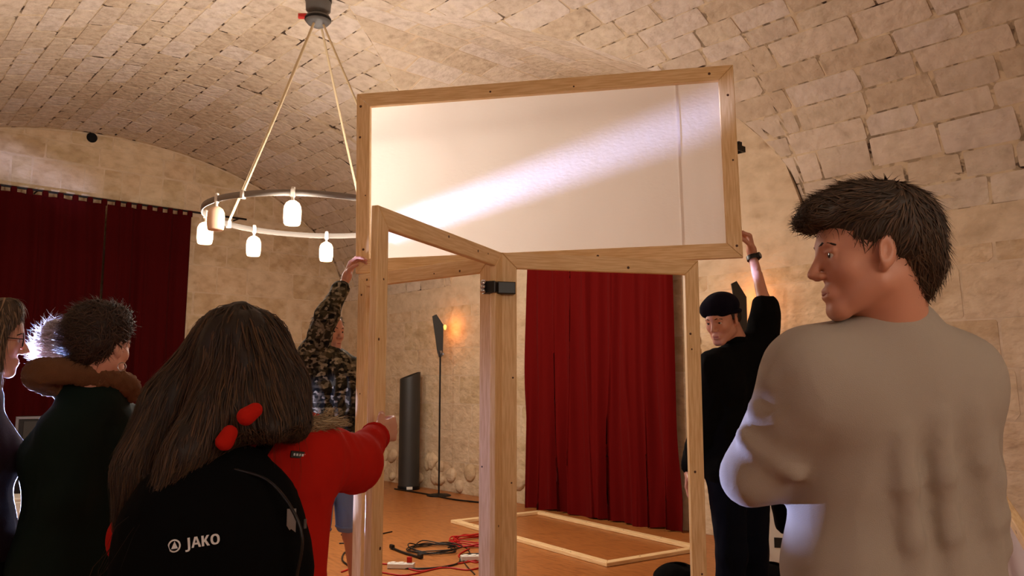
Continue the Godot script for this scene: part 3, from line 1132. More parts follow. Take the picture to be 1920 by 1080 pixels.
	put("hood", box(Vector3(0.30, 0.004, 0.60), 0.001), M.black_plastic, o, Vector3(0.12, 0.885, 0.16))  # added plate that keeps the wide beam below the paper
	wide_beam(pj + Vector3(0.02, -0.10, 0.12), Vector3(1.0, -0.16, 0.30), 44.0, 2.2)
	narrow_beam(pj + Vector3(0.0, 0.03, 0.05), Vector3(-1.447, 1.472, -2.570), 2.9, 330.0)
	added_rim_lamp(Vector3(-3.674, 0.179, -6.200), "added rim lamp on a short stand in the gap between the two left women", Vector3(0.436, 1.169, -1.620), 1.3, 110.0)
	added_rim_lamp(Vector3(-2.842, 0.497, -6.000), "added rim lamp on a short stand behind the woman in the green coat", Vector3(-1.546, 1.090, -2.500), 6.0, 700.0)
	added_rim_lamp(Vector3(-4.099, 0.497, -6.000), "added rim lamp on a short stand beyond the woman with glasses", Vector3(-1.496, 1.084, -2.560), 4.5, 1100.0)
	narrow_beam(pj + Vector3(0.02, -0.02, 0.0), Vector3(-1.026, 1.229, -4.600), 4.5, 20.0)
	narrow_beam(pj + Vector3(0.02, -0.04, 0.03), Vector3(-0.958, 0.725, -4.600), 4.5, 16.0)
	narrow_beam(pj + Vector3(0.02, -0.08, -0.24), Vector3(1.329, 1.959, -4.300), 0.65, 90.0)


# a narrow sheet of light: a spot lamp behind blades added to shape it; «second» leaves another, thinner slit that far below
func slit_beam(at: Vector3, a: Vector3, b: Vector3, gap: float, angle: float, energy: float, aim: String, second := 0.0) -> void:
	var z := ((a - at).normalized() + (b - at).normalized()).normalized()
	var y := (a - at).cross(b - at).normalized()
	if y.y < 0.0:
		y = -y
	var x := y.cross(z)
	var o := thing("added_slit", "added black shutter blades leaving a slit before the projector, aimed at the %s" % aim, "shutter", at + z * 0.5, "", Basis(x, y, z))
	var spans := [[gap, 0.14], [-0.14, -gap]]
	if second > 0.0:
		spans = [[gap, 0.14], [-second, -gap], [-0.16, -second - 0.0035]]
	for q in spans:
		put("blade", box(Vector3(0.28, q[1] - q[0], 0.003), 0.001), M.black_plastic, o, Vector3(0, (q[0] + q[1]) / 2, 0))
	var far_x := 0.5 * (b - at).dot(x) / (b - at).dot(z)
	put("blade", box(Vector3(0.10, 0.30, 0.003), 0.001), M.black_plastic, o, Vector3(far_x + signf(far_x) * 0.052, -0.02, 0.006))
	var l := SpotLight3D.new()
	l.name = "aimed_spot"
	l.light_color = Color(0.74, 0.78, 1.0)
	l.light_energy = energy
	l.light_size = 0.006
	l.spot_angle = angle
	l.spot_angle_attenuation = 0.3
	l.spot_range = 20.0
	l.spot_attenuation = 2.0
	l.shadow_enabled = true
	add_child(l, true)
	l.transform = Transform3D(Basis(-x, y, -z), at)


func added_rim_lamp(sp: Vector3, label: String, target: Vector3, angle: float, energy: float) -> void:  # added lamp, put in to edge one figure with light
	var d := (target - sp).normalized()
	var o := thing("added_rim_lamp", label, "lamp", Vector3(sp.x, 0, sp.z), "added rim lamps on the floor", Basis(Vector3.UP, atan2(d.x, d.z)))
	put("base", lathe([Vector2(0, 0.03), Vector2(0.12, 0.02), Vector2(0.14, 0.006), Vector2(0.14, 0.0)], 20), M.iron, o)
	put("pole", tube(PackedVector3Array([Vector3(0, 0.02, 0), Vector3(0, sp.y - 0.06, 0)]), 0.014, 8), M.iron, o)
	put("can", lathe([Vector2(0.0, -0.20), Vector2(0.05, -0.19), Vector2(0.065, -0.14), Vector2(0.07, 0.0), Vector2(0.066, 0.0), Vector2(0.06, -0.05), Vector2(0.0, -0.05)], 20), M.black_plastic, o, Vector3(0, sp.y, 0.0), Basis(Vector3.RIGHT, PI / 2))
	put("lamp_lens", lathe([Vector2(0.0, 0.004), Vector2(0.058, 0.0), Vector2(0.0, -0.004)], 20), M.lens_glow, o, Vector3(0, sp.y, -0.035), Basis(Vector3.RIGHT, PI / 2))
	narrow_beam(sp + Vector3(d.x, 0, d.z).normalized() * 0.03, target, angle, energy)


func narrow_beam(at: Vector3, target: Vector3, angle: float, energy: float) -> void:
	wide_beam(at, target - at, angle, energy)


func wide_beam(at: Vector3, dir: Vector3, angle: float, energy: float) -> void:
	var l := SpotLight3D.new()
	l.name = "aimed_spot"
	l.light_color = Color(0.68, 0.74, 1.0)
	l.light_energy = energy
	l.light_size = 0.03
	l.spot_angle = angle
	l.spot_angle_attenuation = 0.2
	l.spot_range = 20.0
	l.spot_attenuation = 2.0
	l.shadow_enabled = true
	add_child(l, true)
	l.transform = Transform3D(Basis.looking_at(dir), at)


func bag(label: String, at: Vector3, r: Vector3, sd: int) -> void:
	var o := thing("bag", label, "bag", at)
	var nz := noise(6.0, FastNoiseLite.TYPE_SIMPLEX_SMOOTH, sd, 2)
	var pr := [ell(Vector3(0, r.y * 0.9, 0), r, Basis(), 0.03), ell(Vector3(r.x * 0.4, r.y * 0.6, 0.02), r * Vector3(0.7, 0.62, 0.8), Basis(), 0.04), ell(Vector3(-r.x * 0.45, r.y * 0.55, 0), r * Vector3(0.6, 0.56, 0.9), Basis(), 0.04)]
	job(o, "body", [[pr, 0.014]], M.black_cloth, func(p: Vector3, _n: Vector3) -> float: return nz.get_noise_3dv(p) * 0.012)
	put("strap", tube(smooth_path([Vector3(-r.x * 0.5, r.y * 1.5, 0), Vector3(-r.x * 0.2, r.y * 1.95, 0.03), Vector3(r.x * 0.3, r.y * 1.9, 0.03), Vector3(r.x * 0.55, r.y * 1.3, 0)], 0.02), 0.009, 6), M.pack_cloth, o)


# ---------------------------------------------------------------- cables
func cable(label: String, pts: Array, color: Material, rad: float, group := "", plug := 0) -> Node3D:
	var o := thing("cable", label, "cable", pts[0], group)
	var path := []
	for p in pts:
		path.append(p - pts[0] + Vector3(0, rad, 0))
	put("cord", tube(smooth_path(path, 0.02), rad, 6), color, o)
	if plug:
		for e in [0, path.size() - 1]:
			var d: Vector3 = (path[1] - path[0]) if e == 0 else (path[-1] - path[-2])
			put("plug", box(Vector3(0.05, 0.032, 0.032), 0.006), color, o, path[e] + Vector3(0, 0.012, 0), flat_basis(d))
	return o


func coil(c: Vector3, r: float, turns: int, sd: int, squash: float) -> Array:
	var q := RandomNumberGenerator.new()
	q.seed = sd
	var out := []
	for i in turns * 9:
		var a := TAU * i / 9.0
		var w := r * q.randf_range(0.72, 1.15)
		out.append(c + Vector3(cos(a) * w + q.randf_range(-0.03, 0.03), 0.004 + 0.05 * q.randf() * float(i) / (turns * 9), sin(a) * w * squash + q.randf_range(-0.03, 0.03)))
	return out


func cables() -> void:
	var g := "red cables on the floor"
	var k := "black cables on the floor"
	cable("loose coil of red cable on the floor behind the middle frame post", coil(Vector3(-0.292, 0.000, -7.055), 0.23, 6, 3, 0.9), M.red_cable, 0.006, g)
	cable("tangled coil of thin black cable on the floor between the frame posts", coil(Vector3(-0.645, 0.000, -6.746), 0.20, 5, 8, 0.9), M.black_plastic, 0.005, k)
	cable("red cable snaking along the floor from the left post towards the middle post", [Vector3(-1.229, 0.000, -5.965), Vector3(-1.086, 0.000, -6.239), Vector3(-0.855, 0.000, -6.168), Vector3(-0.657, 0.000, -5.998), Vector3(-0.440, 0.000, -6.204), Vector3(-0.227, 0.000, -6.387)], M.red_cable, 0.006, g)
	cable("red cable along the lower edge of the picture, in front of the other red cable", [Vector3(-1.192, 0.000, -5.790), Vector3(-0.999, 0.000, -5.965), Vector3(-0.755, 0.000, -5.868), Vector3(-0.511, 0.000, -6.099), Vector3(-0.311, 0.000, -6.031), Vector3(-0.180, 0.000, -6.204)], M.red_cable, 0.006, g)
	cable("red cable running from the red coil down to the white socket strip", [Vector3(-0.351, 0.000, -6.788), Vector3(-0.420, 0.000, -6.502), Vector3(-0.283, 0.000, -6.276), Vector3(-0.227, 0.000, -6.387)], M.red_cable, 0.006, g)
	cable("thick black cable with plug ends lying left of the tangled coil", [Vector3(-0.987, 0.000, -6.788), Vector3(-0.850, 0.000, -6.581), Vector3(-0.713, 0.000, -6.425)], M.black_plastic, 0.010, k, 1)
	cable("black cable arching between the red coil and the white socket strip", [Vector3(-0.234, 0.000, -6.581), Vector3(-0.388, 0.000, -6.541), Vector3(-0.410, 0.000, -6.239), Vector3(-0.550, 0.000, -6.099), Vector3(-0.742, 0.000, -6.065), Vector3(-0.889, 0.000, -6.133)], M.black_plastic, 0.007, k)
	cable("black cable bent round by the leg of the man in camouflage", [Vector3(-1.532, 0.000, -7.395), Vector3(-1.304, 0.000, -7.197), Vector3(-1.126, 0.000, -6.964), Vector3(-1.169, 0.000, -6.704), Vector3(-1.334, 0.000, -6.663), Vector3(-1.302, 0.000, -6.349), Vector3(-1.179, 0.000, -6.099)], M.black_plastic, 0.007, k)
	cable("black cable running left of the standing frame towards the wall", [Vector3(-1.468, 0.000, -7.009), Vector3(-1.332, 0.000, -7.055), Vector3(-1.236, 0.000, -7.344), Vector3(-1.100, 0.000, -7.551)], M.black_plastic, 0.006, k)
	cable("thin black cable trailing from the tangled coil to the red coil", [Vector3(-0.530, 0.000, -6.831), Vector3(-0.441, 0.000, -6.964), Vector3(-0.344, 0.000, -6.663), Vector3(-0.366, 0.000, -6.312), Vector3(-0.266, 0.000, -5.900)], M.black_plastic, 0.005, k)
	cable("black cable lying along the foot of the side wall below the lamp", [Vector3(-1.511, 0.000, -10.537), Vector3(-1.046, 0.000, -10.038), Vector3(-0.686, 0.000, -9.585), Vector3(-0.334, 0.000, -9.332)], M.black_plastic, 0.010, k)
	cable("heap of black cable on the floor in front of the printer", coil(Vector3(-3.983, 0.000, -6.746), 0.22, 4, 12, 0.6), M.black_plastic, 0.009, k)
	strip("white socket strip on the floor right of the tangled cables", Vector3(-0.296, 0.000, -6.368), 0.15)
	strip("white socket strip on the floor by the foot of the left frame posts", Vector3(-0.817, 0.000, -6.099), -0.1)


func strip(label: String, at: Vector3, turn: float) -> void:
	var o := thing("socket_strip", label, "power strip", at, "socket strips", Basis(Vector3.UP, turn))
	put("body", box(Vector3(0.20, 0.04, 0.055), 0.006, Vector3(0, 0.021, 0)), M.white_plastic, o)
	for k in 3:
		put("socket", lathe([Vector2(0.0, 0.003), Vector2(0.016, 0.003), Vector2(0.018, 0.0055), Vector2(0.021, 0.0055), Vector2(0.022, 0.0)], 14), M.white_enamel, o, Vector3(-0.062 + 0.062 * k, 0.040, 0))
	put("plug", box(Vector3(0.035, 0.04, 0.035), 0.006), M.red_plastic, o, Vector3(0.062, 0.064, 0))


# ---------------------------------------------------------------- smooth bodies: tapered capsules and ellipsoids joined by a smooth minimum, meshed as surface nets
class Prim:
	var kind := 0
	var a: Vector3
	var ba: Vector3
	var il := 0.0
	var r0 := 0.0
	var r1 := 0.0
	var k := 0.02
	var inv: Basis
	var rad: Vector3
	var rad2: Vector3
	var cut := false
	var c: Vector3
	var r := 0.0

	func d(p: Vector3) -> float:
		if kind == 0:
			var pa := p - a
			var h := clampf(pa.dot(ba) * il, 0.0, 1.0)
			return (pa - ba * h).length() - r0 - (r1 - r0) * h
		var q := inv * (p - a)
		var k0 := (q / rad).length()
		if k0 < 0.0001:
			return -minf(rad.x, minf(rad.y, rad.z))
		return k0 * (k0 - 1.0) / (q / rad2).length()


func cap(a: Vector3, b: Vector3, r0: float, r1: float, k := 0.03) -> Prim:
	var p := Prim.new()
	p.a = a
	p.ba = b - a
	p.il = 1.0 / maxf(p.ba.length_squared(), 0.000001)
	p.r0 = r0
	p.r1 = r1
	p.k = k
	p.c = (a + b) / 2
	p.r = p.ba.length() / 2 + maxf(r0, r1)
	return p


func ell(c: Vector3, rad: Vector3, basis := Basis(), k := 0.02) -> Prim:
	var p := Prim.new()
	p.kind = 1
	p.a = c
	p.c = c
	p.inv = basis.orthonormalized().transposed()
	p.rad = rad
	p.rad2 = rad * rad
	p.k = k
	p.r = maxf(rad.x, maxf(rad.y, rad.z))
	return p


func less(p: Prim, k := 0.01) -> Prim:
	p.cut = true
	p.k = k
	return p


func field(prims: Array, p: Vector3) -> float:
	var d := 1.0
	for q: Prim in prims:
		var e := q.d(p)
		if q.cut:
			e = -e
			var h := maxf(q.k - absf(d - e), 0.0) / q.k
			d = maxf(d, e) + h * h * q.k * 0.25
		else:
			var h := maxf(q.k - absf(d - e), 0.0) / q.k
			d = minf(d, e) - h * h * q.k * 0.25
	return d


func nets(prims: Array, cell: float, disp = null) -> Array:
	const B := 5
	var box := AABB()
	var any := false
	for p: Prim in prims:
		if p.cut:
			continue
		var g := AABB(p.c - Vector3.ONE * p.r, Vector3.ONE * p.r * 2)
		if p.kind == 0:
			var rm := maxf(p.r0, p.r1)
			g = AABB(p.a, Vector3.ZERO).expand(p.a + p.ba).grow(rm)
		box = box.merge(g) if any else g
		any = true
	box = box.grow(cell * 2.5)
	var o := box.position
	var nb := Vector3i((box.size / (cell * B)).ceil())
	var nx := nb.x * B + 1
	var ny := nb.y * B + 1
	var nz := nb.z * B + 1
	var sy := nx
	var sz := nx * ny
	var val := PackedFloat32Array()
	val.resize(nx * ny * nz)
	var cells := PackedInt32Array()
	cells.resize(nx * ny * nz)
	cells.fill(-1)
	var active := []
	var hd := cell * B * 0.866
	for bz in nb.z:
		for by in nb.y:
			for bx in nb.x:
				var mid := o + Vector3(bx + 0.5, by + 0.5, bz + 0.5) * (cell * B)
				var close := []
				var solid := false
				for p: Prim in prims:
					if mid.distance_to(p.c) < p.r + hd + p.k + cell:
						close.append(p)
						solid = solid or not p.cut
				if not solid:
					continue
				if absf(field(close, mid)) > hd * 1.35 + 0.004:
					continue
				active.append(Vector3i(bx, by, bz) * B)
				for k in B + 1:
					for j in B + 1:
						var at := (bz * B + k) * sz + (by * B + j) * sy + bx * B
						var q := o + Vector3(bx * B, by * B + j, bz * B + k) * cell
						for i in B + 1:
							val[at + i] = field(close, q)
							q.x += cell
	var v := PackedVector3Array()
	var corner := [0, 1, sy, sy + 1, sz, sz + 1, sz + sy, sz + sy + 1]
	var offs := [Vector3(0, 0, 0), Vector3(1, 0, 0), Vector3(0, 1, 0), Vector3(1, 1, 0), Vector3(0, 0, 1), Vector3(1, 0, 1), Vector3(0, 1, 1), Vector3(1, 1, 1)]
	var edges := [0, 1, 2, 3, 4, 5, 6, 7, 0, 2, 1, 3, 4, 6, 5, 7, 0, 4, 1, 5, 2, 6, 3, 7]
	for b: Vector3i in active:
		for k in B:
			for j in B:
				for i in B:
					var at := (b.z + k) * sz + (b.y + j) * sy + b.x + i
					var neg := 0
					for c: int in corner:
						if val[at + c] < 0.0:
							neg += 1
					if neg == 0 or neg == 8:
						continue
					var sum := Vector3.ZERO
					var n := 0
					for e in range(0, 24, 2):
						var d0 := val[at + corner[edges[e]]]
						var d1 := val[at + corner[edges[e + 1]]]
						if (d0 < 0.0) != (d1 < 0.0):
							var p0: Vector3 = offs[edges[e]]
							sum += p0.lerp(offs[edges[e + 1]], d0 / (d0 - d1))
							n += 1
					cells[at] = v.size()
					v.append(o + (Vector3(b.x + i, b.y + j, b.z + k) + sum / n) * cell)
	var idx := PackedInt32Array()
	var step := [1, sy, sz]
	for b: Vector3i in active:
		for k in B:
			for j in B:
				for i in B:
					var at := (b.z + k) * sz + (b.y + j) * sy + b.x + i
					var d0 := val[at]
					for ax in 3:
						var d1 := val[at + step[ax]]
						if (d0 < 0.0) == (d1 < 0.0):
							continue
						var s1: int = step[(ax + 1) % 3]
						var s2: int = step[(ax + 2) % 3]
						if at - s1 - s2 < 0:
							continue
						var c0 := cells[at - s1 - s2]
						var c1 := cells[at - s2]
						var c2 := cells[at]
						var c3 := cells[at - s1]
						if c0 < 0 or c1 < 0 or c2 < 0 or c3 < 0:
							continue
						if d0 < 0.0:
							idx.append_array([c0, c2, c1, c0, c3, c2])
						else:
							idx.append_array([c0, c1, c2, c0, c2, c3])
	var n := smooth_normals(v, idx)
	if disp != null:
		for i in v.size():
			v[i] += n[i] * float(disp.call(v[i], n[i]))
		n = smooth_normals(v, idx)
	return [v, n, idx]


func smooth_normals(v: PackedVector3Array, idx: PackedInt32Array) -> PackedVector3Array:
	var n := PackedVector3Array()
	n.resize(v.size())
	for t in range(0, idx.size(), 3):
		var a := idx[t]
		var b := idx[t + 1]
		var c := idx[t + 2]
		var f := (v[c] - v[a]).cross(v[b] - v[a])
		n[a] += f
		n[b] += f
		n[c] += f
	for i in n.size():
		n[i] = n[i].normalized()
	return n


# meshes are worked out together at the end, on several threads; grids: [[prims, cell], ...] in the parent's axes
func job(parent: Node3D, called: String, grids: Array, m: Material, disp = null, extra := {}) -> MeshInstance3D:
	var o := put(called, null, m, parent)
	jobs.append({"node": o, "grids": grids, "disp": disp, "out": [], "extra": extra})
	return o


func run_one(i: int) -> void:
	var j: Dictionary = jobs[i]
	var v := PackedVector3Array()
	var n := PackedVector3Array()
	var idx := PackedInt32Array()
	var col := PackedColorArray()
	for g in j.grids:
		var r := nets(g[0], g[1], j.disp)
		var base := v.size()
		v.append_array(r[0])
		n.append_array(r[1])
		for q: int in r[2]:
			idx.append(q + base)
	if j.extra.has("tint"):
		var t: Callable = j.extra.tint
		for i2 in v.size():
			col.append(t.call(v[i2]))
	if j.extra.has("strands"):
		grow(v, n, idx, col, j.extra.strands, j.grids[0][0])
	j.out = [v, n, idx, col]


func run_jobs() -> void:
	var id := WorkerThreadPool.add_group_task(run_one, jobs.size())
	WorkerThreadPool.wait_for_group_task_completion(id)
	for j in jobs:
		j.node.mesh = arr_mesh(j.out[0], j.out[1], j.out[2], j.out[3])


# locks of hair that lie along the surface made so far. s: count, length, width, lift, sd, flow (Callable: point, normal -> direction), low, high (colours), curl
func grow(v: PackedVector3Array, n: PackedVector3Array, idx: PackedInt32Array, col: PackedColorArray, s: Dictionary, prims: Array) -> void:
	var r := RandomNumberGenerator.new()
	r.seed = s.sd
	var low: Color = s.low
	var high: Color = s.high
	if col.size() < v.size():
		for i in v.size():
			col.append(low)
	var tris := idx.size() / 3
	var area_sum := PackedFloat32Array()
	var sum := 0.0
	for t in tris:
		sum += (v[idx[t * 3 + 1]] - v[idx[t * 3]]).cross(v[idx[t * 3 + 2]] - v[idx[t * 3]]).length()
		area_sum.append(sum)
	var keep = s.get("keep")
	var curl: float = s.get("curl", 0.0)
	var pts := 6
	for c in int(s.count):
		var t := mini(area_sum.bsearch(r.randf() * sum), tris - 1)
		var root := idx[t * 3]
		var p := v[root]
		var nn := n[root]
		if keep != null and not keep.call(p, nn):
			continue
		var length: float = s.length * r.randf_range(0.6, 1.25)
		var width: float = s.width * r.randf_range(0.5, 1.3)
		var lift: float = s.lift * r.randf_range(0.2, 1.6)
		var tone := low.lerp(high, pow(r.randf(), 1.6))
		var jit := Vector3(r.randf_range(-1, 1), r.randf_range(-1, 1), r.randf_range(-1, 1))
		var phase := r.randf() * TAU
		var q := p - nn * width * 0.6
		var close := []
		for g: Prim in prims:
			if g.c.distance_to(p) < g.r + g.k + length + 0.02:
				close.append(g)
		var dir := Vector3.ZERO
		var base := v.size()
		for i in pts:
			var f := float(i) / (pts - 1)
			var flow: Vector3 = s.flow.call(q, nn)
			flow = (flow + jit * float(s.get("wild", 0.15))).normalized()
			var along := (flow - nn * flow.dot(nn) * (1.0 if f < 0.6 else 0.7)).normalized()
			if dir != Vector3.ZERO:
				along = (along + dir).normalized()
			dir = along
			var side := along.cross(nn).normalized()
			var off := width * -0.3 + lift * f * f
			if f > 0.0:
				off += curl * sin(phase + f * 7.0)
				q += side * cos(phase + f * 5.0) * curl
				var d0 := field(close, q)
				if d0 < 0.08:
					var e := 0.004
					nn = (nn * 0.3 + Vector3(field(close, q + Vector3(e, 0, 0)) - d0, field(close, q + Vector3(0, e, 0)) - d0, field(close, q + Vector3(0, 0, e)) - d0) / e).normalized()
					q -= nn * (d0 - off)
				side = along.cross(nn).normalized()
			var w := width * (1.0 - f * 0.92) * (0.55 + 0.9 * minf(f * 3.0, 1.0) * (1.0 - f) + 0.2)
			var up := nn * w * 0.55
			v.append_array([q + side * w, q + up, q - side * w])
			n.append_array([(side + nn * 0.7).normalized(), nn, (nn * 0.7 - side).normalized()])
			col.append_array([tone, tone, tone])
			q += along * (length / (pts - 1))
		for i in pts - 1:
			var a := base + i * 3
			idx.append_array([a, a + 1, a + 3, a + 1, a + 4, a + 3, a + 1, a + 2, a + 4, a + 2, a + 5, a + 4])


# ---------------------------------------------------------------- heads and hands
# T: from the head's own axes (x to its left ear, y up, z out of the face; origin between the ears) to the parent's
func tp(T: Transform3D, list: Array) -> Array:
	var s := T.basis.x.length()
	for p: Prim in list:
		p.a = T * p.a
		p.c = T * p.c
		p.ba = T.basis * p.ba
		p.il = 1.0 / maxf(p.ba.length_squared(), 0.000001)
		p.r0 *= s
		p.r1 *= s
		p.r *= s
		p.k *= s
		if p.kind == 1:
			p.rad *= s
			p.rad2 = p.rad * p.rad
			p.inv = (T.basis.orthonormalized() * p.inv.transposed()).transposed()
	return list


func head_prims(jaw := 1.0, ears := true) -> Array:
	var l := [
		ell(Vector3(0, 0.035, -0.016), Vector3(0.074, 0.080, 0.094), Basis(), 0.02),
		ell(Vector3(0, -0.025, 0.028), Vector3(0.061 * jaw, 0.082, 0.060), Basis(), 0.03),
		cap(Vector3(0, 0.045, 0.052), Vector3(0, 0.02, 0.055), 0.036, 0.036, 0.03),
		cap(Vector3(-0.028, 0.015, 0.080), Vector3(0.028, 0.015, 0.080), 0.010, 0.010, 0.02),
		cap(Vector3(0.050 * jaw, -0.060, 0.005), Vector3(0.018, -0.103, 0.062), 0.019, 0.014, 0.03),
		cap(Vector3(-0.050 * jaw, -0.060, 0.005), Vector3(-0.018, -0.103, 0.062), 0.019, 0.014, 0.03),
		cap(Vector3(-0.010, -0.106, 0.068), Vector3(0.010, -0.106, 0.068), 0.014, 0.014, 0.02),
		ell(Vector3(0.037, -0.030, 0.058), Vector3(0.017, 0.016, 0.018), Basis(), 0.025),
		ell(Vector3(-0.037, -0.030, 0.058), Vector3(0.017, 0.016, 0.018), Basis(), 0.025),
		less(ell(Vector3(0.031, -0.002, 0.097), Vector3(0.015, 0.010, 0.014)), 0.014),
		less(ell(Vector3(-0.031, -0.002, 0.097), Vector3(0.015, 0.010, 0.014)), 0.014),
		cap(Vector3(0, 0.006, 0.087), Vector3(0, -0.036, 0.109), 0.0075, 0.0095, 0.012),
		ell(Vector3(0.011, -0.041, 0.097), Vector3(0.0085, 0.007, 0.010), Basis(), 0.008),
		ell(Vector3(-0.011, -0.041, 0.097), Vector3(0.0085, 0.007, 0.010), Basis(), 0.008),
		ell(Vector3(0, -0.074, 0.078), Vector3(0.024, 0.014, 0.012), Basis(), 0.015),
		cap(Vector3(-0.015, -0.0675, 0.086), Vector3(0.015, -0.0675, 0.086), 0.0052, 0.0052, 0.006),
		cap(Vector3(-0.013, -0.078, 0.085), Vector3(0.013, -0.078, 0.085), 0.0062, 0.0062, 0.006),
		less(cap(Vector3(-0.020, -0.073, 0.092), Vector3(0.020, -0.073, 0.092), 0.0022, 0.0022), 0.004),
		cap(Vector3(-0.021, 0.0035, 0.0855), Vector3(-0.041, 0.0015, 0.0795), 0.0056, 0.005, 0.004),
		cap(Vector3(-0.022, -0.0125, 0.0825), Vector3(-0.040, -0.011, 0.0775), 0.0045, 0.004, 0.005),
		cap(Vector3(0.021, 0.0035, 0.0855), Vector3(0.041, 0.0015, 0.0795), 0.0056, 0.005, 0.004),
		cap(Vector3(0.022, -0.0125, 0.0825), Vector3(0.040, -0.011, 0.0775), 0.0045, 0.004, 0.005)]
	if ears:
		for s in [1.0, -1.0]:
			var b := Basis(Vector3.UP, s * 0.42) * Basis(Vector3.RIGHT, -0.18)
			l.append(ell(Vector3(s * 0.078, -0.008, -0.002), Vector3(0.0085, 0.031, 0.0185), b, 0.008))
			l.append(less(ell(Vector3(s * 0.088, -0.006, 0.003), Vector3(0.008, 0.019, 0.010), b), 0.006))
			l.append(ell(Vector3(s * 0.0745, -0.034, 0.005), Vector3(0.007, 0.010, 0.008), b, 0.006))
	return l


func face_parts(o: Node3D, T: Transform3D, brow: Material) -> void:
	var s := T.basis.x.length()
	var b := T.basis.orthonormalized()
	for side in [1.0, -1.0]:
		var e := put("eye", lathe(ball(0.0115 * s), 14), M.eye_white, o, T * Vector3(side * 0.031, -0.004, 0.0745), b)
		put("iris", lathe([Vector2(0.0, 0.0009), Vector2(0.0052, 0.0006), Vector2(0.0058, -0.0006)], 12), M.iris, e, Vector3(0, 0, 0.0113 * s), Basis(Vector3.RIGHT, PI / 2))
		var pts := PackedVector3Array()
		for q in [Vector3(0.013, 0.015, 0.0935), Vector3(0.025, 0.019, 0.0925), Vector3(0.037, 0.018, 0.0865), Vector3(0.047, 0.012, 0.0765)]:
			pts.append(T * (q * Vector3(side, 1, 1)))
		put("eyebrow", tube(pts, 0.0042 * s, 6, 0.4), M.brow, o)
	var pts := PackedVector3Array()
	for q in [Vector3(-0.019, -0.0735, 0.0845), Vector3(-0.009, -0.0735, 0.0890), Vector3(0, -0.074, 0.0900), Vector3(0.009, -0.0735, 0.0890), Vector3(0.019, -0.0735, 0.0845)]:
		pts.append(T * q)
	put("lips", tube(pts, 0.0036 * s, 6), M.lips, o)


func ball(r: float) -> Array:
	var out := []
	for i in 11:
		var a := -PI / 2 + PI * i / 10.0
		out.append(Vector2(cos(a) * r, sin(a) * r))
	return out


# w: wrist; f: towards the knuckles; pn: the way the palm faces; th: the side the thumb is on
func hand_prims(w: Vector3, f: Vector3, pn: Vector3, th: Vector3, curl: Array, s := 1.0, thumb_in := 0.6) -> Array:
	f = f.normalized()
	th = (th - f * th.dot(f)).normalized()
	pn = (pn - f * pn.dot(f) - th * pn.dot(th)).normalized()
	var out := []
	var across := [0.032, 0.011, -0.011, -0.031]
	var ahead := [0.088, 0.092, 0.087, 0.078]
	var lens := [[0.042, 0.026, 0.019], [0.046, 0.029, 0.020], [0.043, 0.027, 0.019], [0.034, 0.020, 0.017]]
	for i in 4:
		var k: Vector3 = w + (f * ahead[i] + th * across[i]) * s
		out.append(cap(w + (f * 0.012 + th * across[i] * 0.62) * s, k, 0.0155 * s, 0.0115 * s, 0.012))
		var p := k
		var a := 0.0
		for j in 3:
			a += curl[j] * (1.0 + 0.08 * (i - 1))
			var d := f.rotated(th, 0.0) * cos(a) + pn * sin(a) + th * (0.10 - 0.07 * i) * (1.0 - j * 0.3)
			var q: Vector3 = p + d.normalized() * lens[i][j] * s
			out.append(cap(p, q, (0.0100 - 0.0009 * j) * s, (0.0092 - 0.0009 * j) * s, 0.004))
			p = q
	var t0 := w + (f * 0.022 + th * 0.022 + pn * 0.006) * s
	var t1 := t0 + (f * 0.55 + th * 0.7 + pn * 0.35 * thumb_in).normalized() * 0.040 * s
	var t2 := t1 + (f * 0.8 + th * 0.25 + pn * thumb_in).normalized() * 0.031 * s
	var t3 := t2 + (f * 0.8 - th * 0.05 + pn * thumb_in * 1.3).normalized() * 0.024 * s
	out.append(cap(t0, t1, 0.0165 * s, 0.012 * s, 0.014))
	out.append(cap(t1, t2, 0.0115 * s, 0.0105 * s, 0.005))
	out.append(cap(t2, t3, 0.0105 * s, 0.0085 * s, 0.004))
	out.append(cap(w - f * 0.05 * s, w + f * 0.015 * s, 0.024 * s, 0.024 * s, 0.02))
	return out


# ---------------------------------------------------------------- figures
# j: joints in the world: neck (its base), head, face (direction), tilt, shoulders sl sr, elbows el er, wrists wl wr, chest, waist, hip, across (unit, from l to r), ahead (unit), knees kl kr, ankles al ar
func figure(label: String, j: Dictionary) -> Dictionary:
	var root := Vector3(j.hip.x, 0, j.hip.z)
	var o := thing("person", label, "person", root, "")
	var s: float = j.get("scale", 1.0)
	for k in j:
		if j[k] is Vector3 and not k in ["face", "across", "ahead", "up"]:
			j[k] -= root
	var face: Vector3 = j.face.normalized()
	var up: Vector3 = j.get("up", Vector3.UP)
	var x := up.cross(face).normalized()
	var T := Transform3D(Basis(x, face.cross(x).normalized(), face) * s, j.head)
	return {"node": o, "T": T, "j": j, "s": s}


func torso(j: Dictionary, grow_by: float, w := 1.0) -> Array:
	var ax: Vector3 = j.across
	var g := grow_by
	return [
		cap(j.neck - ax * 0.015, j.neck + ax * 0.015, 0.054 + g * 0.5, 0.054 + g * 0.5, 0.05),
		cap(j.neck + Vector3(0, -0.045, 0), j.sl, 0.058 + g, 0.058 + g, 0.05),
		cap(j.neck + Vector3(0, -0.045, 0), j.sr, 0.058 + g, 0.058 + g, 0.05),
		cap(j.chest - ax * 0.080 * w, j.chest + ax * 0.080 * w, 0.106 * w + g, 0.106 * w + g, 0.06),
		cap(j.waist - ax * 0.066 * w, j.waist + ax * 0.066 * w, 0.094 * w + g, 0.094 * w + g, 0.07),
		cap(j.hip - ax * 0.075 * w, j.hip + ax * 0.075 * w, 0.102 * w + g, 0.102 * w + g, 0.07)]


